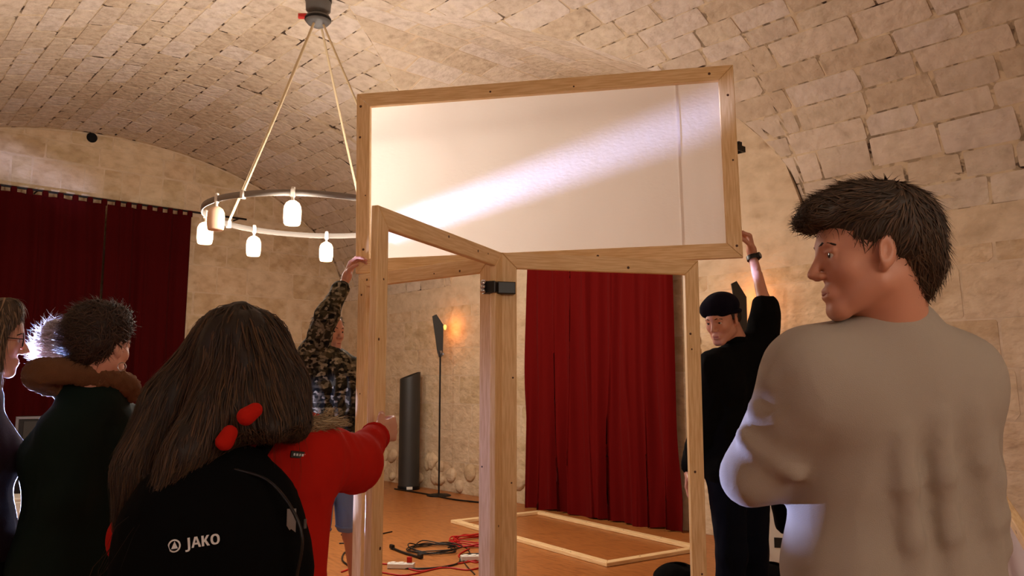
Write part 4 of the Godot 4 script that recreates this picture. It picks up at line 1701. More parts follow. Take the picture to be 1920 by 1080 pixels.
func arm(a: Vector3, b: Vector3, c: Vector3, g: float, reach := 1.0) -> Array:
	return [cap(a, b, 0.052 + g, 0.043 + g, 0.03), cap(b, b.lerp(c, reach), 0.043 + g, lerpf(0.043, 0.029, reach) + g, 0.03)]


func leg(hip: Vector3, knee: Vector3, ankle: Vector3, g: float, reach := 1.0) -> Array:
	return [cap(hip, knee, 0.083 + g, 0.058 + g, 0.04), cap(knee, knee.lerp(ankle, reach), 0.058 + g, lerpf(0.058, 0.040, reach) + g, 0.03)]


# the whole body, continuous: trunk and limbs, then head and neck, then each hand, on grids of their own
func body(F: Dictionary, skin: Material, hands: Array, jaw := 1.0, fine := 0.005) -> MeshInstance3D:
	var j: Dictionary = F.j
	var T: Transform3D = F.T
	var coarse := torso(j, -0.02)
	coarse.append_array(arm(j.sl, j.el, j.wl, -0.006))
	coarse.append_array(arm(j.sr, j.er, j.wr, -0.006))
	var ax: Vector3 = j.across
	coarse.append_array(leg(j.hip - ax * 0.085, j.kl, j.al, -0.008))
	coarse.append_array(leg(j.hip + ax * 0.085, j.kr, j.ar, -0.008))
	for q in ["al", "ar"]:
		coarse.append(cap(j[q] + Vector3(0, -0.05, 0) - j.ahead * 0.03, j[q] + Vector3(0, -0.062, 0) + j.ahead * 0.12, 0.034, 0.022, 0.02))
	var head := tp(T, head_prims(jaw))
	var base: Vector3 = j.neck + Vector3(0, -0.03, 0)
	head.append(cap(T * Vector3(0, -0.050, -0.022), base, 0.053 * F.s, 0.060 * F.s, 0.03))
	head.append(cap(T * Vector3(0, 0.0, -0.045), base, 0.050 * F.s, 0.056 * F.s, 0.03))
	var grids := [[coarse, 0.018], [head, fine]]
	for h in hands:
		grids.append([h, 0.004])
	return job(F.node, "body", grids, skin)


func shoes(F: Dictionary, m: Material) -> void:
	var j: Dictionary = F.j
	for q in ["al", "ar"]:
		var a: Vector3 = j[q]
		var g := Vector3(a.x, 0, a.z)
		job(F.node, "shoe", [[[
			cap(g + Vector3(0, 0.047, 0) - j.ahead * 0.045, g + Vector3(0, 0.040, 0) + j.ahead * 0.14, 0.044, 0.037, 0.02),
			cap(g + Vector3(0, 0.05, 0), a + Vector3(0, 0.01, 0), 0.047, 0.046, 0.03)], 0.012]], m)


# where a ray first meets a smooth shape
func stick(prims: Array, from: Vector3, dir: Vector3) -> Vector3:
	var p := from
	dir = dir.normalized()
	for i in 200:
		var d := field(prims, p)
		if d < 0.001:
			break
		p += dir * maxf(d * 0.5, 0.001)
	return p


func wrinkle(sd: int, amp: float, freq := 9.0, stretch := Vector3(1, 0.45, 1)) -> Callable:
	var nz := noise(freq, FastNoiseLite.TYPE_SIMPLEX_SMOOTH, sd, 2)
	return func(p: Vector3, _n: Vector3) -> float:
		var f := nz.get_noise_3dv(p * stretch)
		return amp * (1.0 - 2.4 * absf(f))


func people() -> void:
	man_in_grey()
	woman_in_red()
	woman_in_green()
	woman_with_glasses()
	man_in_camouflage()
	man_in_black()


# ---------------------------------------------------------------- the man in grey, near, seen from behind with folded arms
func man_in_grey() -> void:
	var F := figure("young man in a grey sweater with folded arms, seen from behind, nearest at the right", {
		"neck": Vector3(0.723, 1.459, -1.520), "head": Vector3(0.667, 1.591, -1.470), "face": Vector3(-0.985, -0.03, -0.09),
		"sl": Vector3(0.549, 1.376, -1.500), "sr": Vector3(0.855, 1.366, -1.550), "el": Vector3(0.468, 1.171, -1.600), "er": Vector3(0.919, 1.167, -1.660), "wl": Vector3(0.767, 1.195, -1.830), "wr": Vector3(0.815, 1.221, -1.800),
		"chest": Vector3(0.725, 1.309, -1.560), "waist": Vector3(0.738, 1.133, -1.600), "hip": Vector3(0.734, 0.980, -1.610), "across": Vector3(0.985, 0, -0.17), "ahead": Vector3(-0.17, 0, -0.985),
		"kl": Vector3(0.66, 0.50, -1.66), "kr": Vector3(0.86, 0.50, -1.70), "al": Vector3(0.63, 0.09, -1.60), "ar": Vector3(0.88, 0.09, -1.64), "scale": 0.99})
	var j: Dictionary = F.j
	body(F, M.skin, [hand_prims(j.wl, j.across, -j.ahead, Vector3.UP, [0.3, 0.4, 0.3]), hand_prims(j.wr, -j.across, -j.ahead, Vector3.UP, [0.3, 0.4, 0.3])], 1.0, 0.0034)
	face_parts(F.node, F.T, M.hair_brown)
	var ax: Vector3 = j.across
	var back: Vector3 = -j.ahead
	var top := torso(j, 0.012)
	top.append(cap(j.chest - ax * 0.115 + Vector3(0, 0.03, 0), j.chest + ax * 0.098 + Vector3(0, 0.03, 0), 0.088, 0.088, 0.08))
	top.append(cap(j.waist - ax * 0.085 + Vector3(0, 0.05, 0), j.waist + ax * 0.085 + Vector3(0, 0.05, 0), 0.108, 0.108, 0.08))
	top.append(cap(j.hip - ax * 0.085 + Vector3(0, 0.02, 0), j.hip + ax * 0.085 + Vector3(0, 0.02, 0), 0.112, 0.112, 0.08))
	top.append_array([cap(j.sl, j.el, 0.068, 0.050, 0.04), cap(j.el, j.wl, 0.052, 0.05, 0.03), cap(j.sr, j.er, 0.066, 0.062, 0.04), cap(j.er, j.wr, 0.064, 0.05, 0.04)])
	top.append(cap(j.sl + Vector3(0.01, -0.06, 0), j.el + Vector3(0.03, 0.02, 0.0), 0.060, 0.050, 0.05))
	for f in [0.25, 0.5, 0.75]:
		var c: Vector3 = j.el.lerp(j.wl, f)
		top.append(cap(c + Vector3(-0.03, 0.035, 0.03), c + Vector3(0.02, -0.045, 0.02), 0.012, 0.010, 0.02))
	# folds that fan down the back and gather at the elbow
	var surf := func(t: float, y: float) -> Vector3:      # a point on the back: t across, y down from the chest
		var c: Vector3 = j.chest.lerp(j.hip, clampf(y, 0, 1))
		return c + ax * t + back * (sqrt(maxf(0.0, 1.0 - pow(t / 0.23, 2))) * 0.116)
	for f in [[0.015, 0.05, 0.05, 1.0], [0.085, -0.05, 0.155, 1.0], [-0.055, 0.12, -0.03, 1.0], [0.13, 0.2, 0.18, 0.8]]:
		var was: Vector3 = surf.call(f[0], f[1])
		for i in 3:
			var t := (i + 1) / 3.0
			var now: Vector3 = surf.call(lerpf(f[0], f[2], t), lerpf(f[1], f[3], t))
			top.append(cap(was, now, 0.015, 0.022, 0.022))
			was = now
	for f in [[0.2, 0.05], [0.45, -0.02], [0.7, -0.05]]:
		var c: Vector3 = j.sl.lerp(j.el, f[0])
		top.append(cap(c + Vector3(-0.055, 0.02, 0.03), c + Vector3(0.03, f[1], 0.062), 0.012, 0.008, 0.03))
	var sw := job(F.node, "sweater", [[top, 0.0095]], M.grey_jersey, wrinkle(5, 0.0020, 7.0, Vector3(1, 0.3, 1)))
	sw.set_meta("label", "grey marl sweatshirt with vertical folds down the back")
	# ribbed neckband
	var nape: Vector3 = F.T * Vector3(0, -0.050, -0.022)
	job(F.node, "neckband", [[[cap(j.neck.lerp(nape, 0.02), j.neck.lerp(nape, 0.22), 0.0665, 0.0605, 0.01)], 0.005]], M.grey_jersey)
	trousers(F, M.dark_denim)
	shoes(F, M.black_plastic)
	var T: Transform3D = F.T
	var hair := tp(T, [
		ell(Vector3(0, 0.050, -0.024), Vector3(0.086, 0.086, 0.103), Basis(), 0.02),
		ell(Vector3(0, 0.010, -0.068), Vector3(0.070, 0.075, 0.056), Basis(), 0.03),
		ell(Vector3(0, 0.092, 0.052), Vector3(0.062, 0.036, 0.060), Basis(Vector3.RIGHT, 0.35), 0.03),
		cap(Vector3(-0.040, 0.076, 0.098), Vector3(0.040, 0.076, 0.098), 0.024, 0.024, 0.025),
		cap(Vector3(0, -0.03, -0.088), Vector3(0, -0.062, -0.080), 0.038, 0.028, 0.03),
		less(ell(Vector3(0, -0.035, 0.095), Vector3(0.14, 0.072, 0.092)), 0.012),
		less(ell(Vector3(0.095, -0.020, 0.006), Vector3(0.04, 0.043, 0.030)), 0.008),
		less(ell(Vector3(-0.095, -0.020, 0.006), Vector3(0.04, 0.043, 0.030)), 0.008),
		less(ell(Vector3(0, -0.125, -0.02), Vector3(0.14, 0.062, 0.075)), 0.012)])
	var inv := T.affine_inverse()
	var whirl := func(p: Vector3, _n: Vector3) -> Vector3:
		var q := inv * p
		var d := Vector3(q.x * 3.0, -0.9, -0.25).lerp(Vector3(q.x * 4.0 + 0.15, -0.25 if q.y < 0.085 else 0.05, 1.0), smoothstep(-0.07, 0.0, q.z)) + Vector3(0.35, 0, 0) * exp(-pow((q.z + 0.035) / 0.03, 2))
		if q.y < 0.05 and q.z > -0.03:
			d = Vector3(0, -1.0, 0.35)
		return T.basis * d
	var hz := noise(28.0, FastNoiseLite.TYPE_SIMPLEX_SMOOTH, 4, 2)
	job(F.node, "hair", [[hair, 0.0045]], M.hair_brown, func(p: Vector3, _n: Vector3) -> float: return hz.get_noise_3dv(p) * 0.004, {"strands": {"count": 3600, "length": 0.055, "width": 0.0024, "lift": 0.012, "sd": 4, "flow": whirl, "low": Color(0.035, 0.021, 0.013), "high": Color(0.12, 0.07, 0.04), "wild": 0.36}})
	# dark jacket over the folded arm
	job(F.node, "dark_jacket", [[[cap(Vector3(0.588, 1.137, -1.780) - Vector3(j.hip.x, 0, j.hip.z) * 0.0 - F.node.position, Vector3(0.595, 1.043, -1.800) - F.node.position, 0.030, 0.018, 0.03), cap(Vector3(0.634, 1.140, -1.800) - F.node.position, Vector3(0.627, 1.068, -1.820) - F.node.position, 0.04, 0.03, 0.03)], 0.009]], M.black_cloth, wrinkle(9, 0.004))


func trousers(F: Dictionary, m: Material, g := 0.012, reach := 0.97) -> void:
	var j: Dictionary = F.j
	var ax: Vector3 = j.across
	var l := [cap(j.hip - ax * 0.075, j.hip + ax * 0.075, 0.102 + g * 0.3, 0.102 + g * 0.3, 0.05)]
	l.append_array(leg(j.hip - ax * 0.085 + Vector3(0, -0.03, 0), j.kl, j.al, g, reach))
	l.append_array(leg(j.hip + ax * 0.085 + Vector3(0, -0.03, 0), j.kr, j.ar, g, reach))
	job(F.node, "trousers", [[l, 0.015]], m, wrinkle(3, 0.004, 8.0))


# ---------------------------------------------------------------- the long-haired woman with the backpack
func woman_in_red() -> void:
	var F := figure("long-haired woman in red jacket and black backpack, one hand on the nearest frame", {
		"neck": Vector3(-0.690, 1.295, -2.100), "head": Vector3(-0.692, 1.429, -2.060), "face": Vector3(0.35, -0.05, -0.93),
		"sl": Vector3(-0.856, 1.183, -2.100), "sr": Vector3(-0.539, 1.186, -2.140), "el": Vector3(-0.958, 0.955, -2.120), "er": Vector3(-0.461, 1.124, -2.380), "wl": Vector3(-0.839, 0.845, -1.980), "wr": Vector3(-0.437, 1.190, -2.640),
		"chest": Vector3(-0.702, 1.102, -2.130), "waist": Vector3(-0.698, 0.924, -2.140), "hip": Vector3(-0.693, 0.791, -2.140), "across": Vector3(0.97, 0, -0.24), "ahead": Vector3(-0.24, 0, -0.97).lerp(Vector3(0.2, 0, -0.98), 0.3).normalized(),
		"kl": Vector3(-0.82, 0.46, -2.16), "kr": Vector3(-0.60, 0.46, -2.20), "al": Vector3(-0.83, 0.08, -2.12), "ar": Vector3(-0.59, 0.08, -2.16), "scale": 0.95})
	var j: Dictionary = F.j
	var T: Transform3D = F.T
	var root: Vector3 = F.node.position
	var hand := hand_prims(j.wr, Vector3(-0.385, 1.203, -2.720) - root - j.wr, Vector3(-0.35, -0.05, -1), Vector3(-0.1, 1, 0), [0.75, 0.85, 0.5], 0.92)
	body(F, M.skin_pale, [hand, hand_prims(j.wl, Vector3(0.1, -1, 0.2), j.across, j.ahead, [0.3, 0.35, 0.3], 0.92)], 0.94)
	face_parts(F.node, T, M.hair_auburn)
	var red := torso(j, 0.022, 0.95)
	red.append_array([cap(j.sr, j.er, 0.074, 0.070, 0.04), cap(j.er, j.wr.lerp(j.er, 0.12), 0.068, 0.041, 0.04), cap(j.sl, j.el, 0.072, 0.066, 0.04), cap(j.el, j.wl, 0.066, 0.05, 0.04)])
	red.append(cap(j.er + Vector3(0, -0.02, 0), j.sr + Vector3(0.02, -0.05, 0), 0.055, 0.06, 0.05))
	red.append(cap(j.hip - j.across * 0.09 + Vector3(0, -0.08, 0), j.hip + j.across * 0.09 + Vector3(0, -0.08, 0), 0.115, 0.115, 0.06))
	red.append(cap(j.sr + Vector3(-0.02, -0.10, 0.0), Vector3(-0.574, 0.855, -2.150) - root, 0.085, 0.085, 0.06))
	for f in [0.35, 0.6, 0.85]:
		var c: Vector3 = j.sr.lerp(j.er, f)
		red.append(cap(c + Vector3(-0.01, 0.06, 0.03), c + Vector3(0.02, -0.03, 0.075), 0.012, 0.007, 0.025))
	job(F.node, "jacket", [[red, 0.011]], M.red_shell, wrinkle(12, 0.005, 8.0))
	var cuff := PackedVector3Array()
	var fa: Vector3 = (j.wr - j.er).normalized()
	var cx := fa.cross(Vector3.UP).normalized()
	for i in 17:
		var a := TAU * i / 16.0
		cuff.append(j.wr.lerp(j.er, 0.13) + cx * cos(a) * 0.042 + cx.cross(fa) * sin(a) * 0.042)
	put("cuff", tube(cuff, 0.008, 8), M.red_shell, F.node)
	# printed shoulder badge
	var badge := put("badge", box(Vector3(0.052, 0.017, 0.004), 0.001), M.black_plastic, F.node, stick(red, Vector3(-0.466, 1.194, -1.800) - root, Vector3(-0.724, 1.108, -2.800) - Vector3(-0.466, 1.194, -1.800)), Basis(Vector3.UP, 0.35) * Basis(Vector3.BACK, -0.12))
	for i in 6:
		put("badge_letter", box(Vector3(0.0045, 0.006, 0.001), 0.0003), M.white_print, badge, Vector3(-0.017 + 0.0068 * i, 0.0, 0.0024))
	trousers(F, M.black_cloth)
	shoes(F, M.black_plastic)
	# backpack: a thing of its own, worn on the back
	var bp := thing("backpack", "black backpack with white lettering and zip pulls, worn by the long-haired woman", "backpack", Vector3(-0.673, 0.872, -1.900), "", Basis(Vector3.UP, 0.12))
	var b0: Vector3 = bp.position
	var to := bp.transform.affine_inverse()
	var pk := [
		cap(Vector3(-0.12, 0.02, 0), Vector3(0.105, 0.02, 0), 0.105, 0.105, 0.05), cap(Vector3(-0.115, 0.13, 0.0), Vector3(0.085, 0.13, 0.0), 0.11, 0.105, 0.08),
		cap(Vector3(-0.09, 0.21, 0.0), Vector3(0.062, 0.22, 0.0), 0.085, 0.085, 0.08), cap(Vector3(-0.04, 0.28, 0.0), Vector3(0.03, 0.285, 0.0), 0.05, 0.045, 0.07),
		ell(Vector3(0.0, 0.08, 0.075), Vector3(0.17, 0.13, 0.06), Basis(), 0.03)]
	job(bp, "sack", [[pk, 0.012]], M.pack_cloth, wrinkle(22, 0.004, 9.0))
	for s in [-1.0, 1.0]:
		put("shoulder_strap", tube(smooth_path([Vector3(0.07 * s, 0.30, -0.02), Vector3(0.11 * s, 0.37, -0.09), Vector3(0.14 * s, 0.36, -0.20), Vector3(0.17 * s, 0.2, -0.26), Vector3(0.16 * s, 0.02, -0.12)], 0.02), 0.017, 8), M.pack_cloth, bp)
	var zip := smooth_path([to * Vector3(-0.469, 0.930, -1.800), to * Vector3(-0.456, 1.016, -1.790), to * Vector3(-0.486, 1.083, -1.800), to * Vector3(-0.549, 1.137, -1.830), to * Vector3(-0.625, 1.159, -1.840)], 0.02)
	put("zip", tube(zip, 0.004, 6), M.black_plastic, bp)
	var st := begin()
	slab(st, PackedVector2Array([Vector2(-0.010, 0.02), Vector2(-0.010, -0.032), Vector2(0.0, -0.024), Vector2(0.010, -0.032), Vector2(0.010, 0.02)]), -0.002, 0.002, 0.0006)
	put("zip_pull", done(st), M.steel, bp, stick(pk, to * Vector3(-0.374, 1.126, -1.400), to * Vector3(-0.640, 0.966, -2.400) - to * Vector3(-0.374, 1.126, -1.400)) + Vector3(0, 0, 0.020), Basis(Vector3.UP, 0.2))
	put("zip_pull", box(Vector3(0.006, 0.02, 0.004), 0.001), M.steel, bp, to * Vector3(-0.450, 1.048, -1.790), Basis(Vector3.UP, 0.9))
	lettering(bp, stick(pk, to * Vector3(-0.523, 1.086, -1.400), to * Vector3(-0.896, 0.897, -2.400) - to * Vector3(-0.523, 1.086, -1.400)) + Vector3(0, 0, 0.005))
	# red hood loops that stick out between the hair and the pack
	var hood := []
	for q in [[Vector3(-0.643, 1.222, -1.820), Vector3(-0.633, 1.241, -1.820), 0.021, 0.018], [Vector3(-0.594, 1.278, -1.810), Vector3(-0.578, 1.292, -1.820), 0.021, 0.017]]:
		hood.append(cap(q[0] - root, q[1] - root, q[2], q[3], 0.012))
	hood.append(less(ell(Vector3(-0.632, 1.225, -1.780) - root, Vector3(0.010, 0.014, 0.02)), 0.006))
	job(F.node, "hood_loop", [[hood, 0.006]], M.red_shell)
	# hair: a wide mantle that falls over the shoulders
	var hp := tp(T, [ell(Vector3(0, 0.040, -0.020), Vector3(0.090, 0.090, 0.104), Basis(), 0.03), ell(Vector3(0, -0.02, -0.055), Vector3(0.098, 0.11, 0.075), Basis(), 0.05), less(ell(Vector3(0, -0.05, 0.105), Vector3(0.075, 0.10, 0.075)), 0.02)])
	var fall := [
		[Vector3(-0.755, 1.460, -2.080), Vector3(-0.848, 1.297, -2.040), 0.070, 0.075], [Vector3(-0.848, 1.297, -2.040), Vector3(-0.891, 1.145, -1.970), 0.075, 0.062], [Vector3(-0.891, 1.145, -1.970), Vector3(-0.906, 1.019, -1.940), 0.060, 0.030],
		[Vector3(-0.651, 1.460, -2.080), Vector3(-0.591, 1.337, -2.040), 0.070, 0.070], [Vector3(-0.591, 1.337, -2.040), Vector3(-0.542, 1.258, -2.000), 0.068, 0.045],
		[Vector3(-0.685, 1.430, -2.020), Vector3(-0.687, 1.287, -1.930), 0.080, 0.066], [Vector3(-0.703, 1.287, -1.920), Vector3(-0.743, 1.193, -1.860), 0.060, 0.046], [Vector3(-0.743, 1.193, -1.860), Vector3(-0.787, 1.107, -1.830), 0.046, 0.024], [Vector3(-0.662, 1.299, -1.930), Vector3(-0.684, 1.217, -1.860), 0.045, 0.02],
		[Vector3(-0.630, 1.376, -1.980), Vector3(-0.556, 1.251, -1.900), 0.06, 0.030], [Vector3(-0.639, 1.350, -1.970), Vector3(-0.606, 1.252, -1.880), 0.04, 0.02], [Vector3(-0.866, 1.207, -2.000), Vector3(-0.831, 1.125, -1.930), 0.055, 0.03]]
	for q in fall:
		hp.append(cap(q[0] - root, q[1] - root, q[2], q[3], 0.04))
	var mid: Vector3 = T.origin
	var drop := func(p: Vector3, _n: Vector3) -> Vector3:
		var q := p - mid
		if q.y > 0.03:
			return Vector3(q.x * 9.0, -0.35 - 2.5 * maxf(0.0, 0.10 - q.y), q.z * 4.0)
		return Vector3((q.x + 0.02) * (1.1 if q.y > -0.25 else 0.35), -1.0, 0.08)
	var hz := noise(16.0, FastNoiseLite.TYPE_SIMPLEX_SMOOTH, 6, 2)
	var hair := job(F.node, "hair", [[hp, 0.0075]], M.hair_auburn, func(p: Vector3, _n: Vector3) -> float: return hz.get_noise_3dv(p * Vector3(1, 0.25, 1)) * 0.010, {"strands": {"count": 6500, "length": 0.30, "width": 0.0021, "lift": 0.007, "sd": 6, "flow": drop, "low": Color(0.018, 0.009, 0.005), "high": Color(0.10, 0.048, 0.020), "wild": 0.15, "curl": 0.004}})
	hair.set_meta("label", "waist-length brown hair falling loose over both shoulders")
	# ends of the brown hair over the red shoulder, coloured pale as lit
	var ends := []
	for q in [[Vector3(-0.545, 1.242, -2.070), Vector3(-0.442, 1.251, -2.100), 0.016], [Vector3(-0.513, 1.248, -2.080), Vector3(-0.478, 1.278, -2.120), 0.013]]:
		ends.append(cap(q[0] - root, q[1] - root, q[2], q[2] * 0.5, 0.012))
	job(F.node, "hair_ends", [[ends, 0.006]], M.hair_fair, null, {"strands": {"count": 260, "length": 0.07, "width": 0.0025, "lift": 0.016, "sd": 8, "flow": func(_p: Vector3, _n: Vector3) -> Vector3: return Vector3(1, 0.1, 0.2), "low": Color(0.25, 0.16, 0.08), "high": Color(0.55, 0.42, 0.25), "wild": 0.5, "curl": 0.003}})


func lettering(bp: Node3D, at: Vector3) -> void:
	var t := TextMesh.new()
	t.text = "JAKO"
	var f := SystemFont.new()
	f.font_names = PackedStringArray(["Droid Sans"])
	f.font_weight = 700
	t.font = f
	t.font_size = 32
	t.pixel_size = 0.00095
	t.depth = 0.002
	var b := Basis(Vector3.UP, -0.10) * Basis(Vector3.RIGHT, -0.08) * Basis(Vector3.BACK, 0.14)
	put("lettering", t, M.white_print, bp, at, b)
	# round emblem with a triangle beside the word
	var ringp := lathe([Vector2(0.0105, 0.0012), Vector2(0.0135, 0.0012), Vector2(0.0135, -0.0012), Vector2(0.0105, -0.0012), Vector2(0.0105, 0.0012)], 24)
	var em := put("emblem", ringp, M.white_print, bp, at + b * Vector3(-0.062, -0.001, 0), b * Basis(Vector3.RIGHT, PI / 2))
	var st := begin()
	slab(st, PackedVector2Array([Vector2(-0.007, -0.006), Vector2(0.007, -0.006), Vector2(0.001, 0.009)]), -0.001, 0.001, 0.0003)
	put("emblem_mark", done(st), M.white_print, em, Vector3.ZERO, Basis(Vector3.RIGHT, -PI / 2))


# ---------------------------------------------------------------- the woman in the dark green coat
func woman_in_green() -> void:
	var F := figure("woman in dark green coat with brown fleece collar and a bun lit white", {
		"neck": Vector3(-1.344, 1.320, -2.580), "head": Vector3(-1.312, 1.472, -2.560), "face": Vector3(0.34, -0.02, -0.94),
		"sl": Vector3(-1.375, 1.209, -2.520), "sr": Vector3(-1.320, 1.204, -2.720), "el": Vector3(-1.354, 1.011, -2.500), "er": Vector3(-1.285, 0.975, -2.760), "wl": Vector3(-1.411, 0.846, -2.660), "wr": Vector3(-1.313, 0.819, -2.800),
		"chest": Vector3(-1.362, 1.112, -2.620), "waist": Vector3(-1.355, 0.944, -2.620), "hip": Vector3(-1.347, 0.821, -2.620), "across": Vector3(0.90, 0, -0.436), "ahead": Vector3(0.436, 0, -0.90),
		"kl": Vector3(-1.44, 0.47, -2.58), "kr": Vector3(-1.32, 0.47, -2.74), "al": Vector3(-1.46, 0.08, -2.54), "ar": Vector3(-1.32, 0.08, -2.72), "scale": 0.93})
	var j: Dictionary = F.j
	var T: Transform3D = F.T
	var root: Vector3 = F.node.position
	body(F, M.skin_pale, [hand_prims(j.wl, Vector3(0.3, -1, -0.3), j.across, j.ahead, [0.3, 0.35, 0.3], 0.92), hand_prims(j.wr, Vector3(0.1, -1, 0.1), -j.across, j.ahead, [0.3, 0.35, 0.3], 0.92)], 0.94)
	face_parts(F.node, T, M.hair_dark)
	var coat := torso(j, 0.022, 0.94)
	coat.append_array(arm(j.sl, j.el, j.wl, 0.022))
	coat.append_array(arm(j.sr, j.er, j.wr, 0.028))
	coat.append(cap(j.hip - j.across * 0.09 + Vector3(0, -0.05, 0), j.hip + j.across * 0.07 + Vector3(0, -0.05, 0), 0.125, 0.125, 0.08))
	coat.append(cap(j.chest - j.ahead * 0.02, j.waist - j.ahead * 0.03, 0.105, 0.115, 0.08))
	job(F.node, "coat", [[coat, 0.013]], M.green_coat, wrinkle(17, 0.006, 6.0))
	var col := []
	for i in 14:
		var a := TAU * i / 14.0
		var b := TAU * (i + 1) / 14.0
		var f := func(t: float) -> Vector3: return j.neck + j.across * cos(t) * 0.100 + j.ahead * (sin(t) * 0.102 - 0.030) + Vector3(0, 0.036 - 0.035 * sin(t), 0)
		col.append(cap(f.call(a), f.call(b), 0.034, 0.034, 0.02))
	job(F.node, "fleece_collar", [[col, 0.009]], M.fleece, wrinkle(19, 0.006, 30.0, Vector3.ONE))
	trousers(F, M.black_cloth)
	shoes(F, M.black_plastic)
	var hair := tp(T, [
		ell(Vector3(0, 0.056, -0.020), Vector3(0.094, 0.092, 0.108), Basis(), 0.03), ell(Vector3(0, 0.012, -0.060), Vector3(0.088, 0.082, 0.068), Basis(), 0.03),
		cap(Vector3(-0.03, 0.10, 0.05), Vector3(0.03, 0.10, 0.05), 0.034, 0.034, 0.03),
		less(ell(Vector3(0, -0.045, 0.085), Vector3(0.13, 0.085, 0.090)), 0.012), less(ell(Vector3(0, -0.12, -0.01), Vector3(0.13, 0.055, 0.10)), 0.012)])
	var knot: Vector3 = Vector3(-1.458, 1.476, -2.570) - root
	var gather := func(p: Vector3, _n: Vector3) -> Vector3: return (knot - p).normalized()
	var hz := noise(20.0, FastNoiseLite.TYPE_SIMPLEX_SMOOTH, 7, 2)
	job(F.node, "hair", [[hair, 0.006]], M.hair_dark, func(p: Vector3, _n: Vector3) -> float: return hz.get_noise_3dv(p) * 0.006, {"strands": {"count": 2400, "length": 0.075, "width": 0.0022, "lift": 0.02, "sd": 7, "flow": gather, "low": Color(0.02, 0.010, 0.007), "high": Color(0.075, 0.036, 0.02), "wild": 0.65, "curl": 0.005}})
	var bun := [ell(knot, Vector3(0.066, 0.080, 0.050), Basis(), 0.03), ell(knot + Vector3(0.05, -0.01, 0.0), Vector3(0.045, 0.050, 0.04), Basis(), 0.03)]
	var spin := func(p: Vector3, n: Vector3) -> Vector3: return n.cross(Vector3(0.3, 0.4, 1)) + Vector3(-0.5, -0.2, 0)
	job(F.node, "lit_hair_bun", [[bun, 0.007]], M.lit_hair_bun, func(p: Vector3, _n: Vector3) -> float: return hz.get_noise_3dv(p * 1.4) * 0.012, {"strands": {"count": 900, "length": 0.085, "width": 0.0020, "lift": 0.026, "sd": 9, "flow": spin, "low": Color(0.30, 0.24, 0.20), "high": Color(0.75, 0.70, 0.66), "wild": 0.6, "curl": 0.003}})  # pale strands put the light on the dark bun into its colour
	put("earring", lathe(ring_profile(0.013, 0.0015), 18), M.chrome, F.node, Vector3(-1.213, 1.403, -2.500) - root, Basis(Vector3.RIGHT, PI / 2))


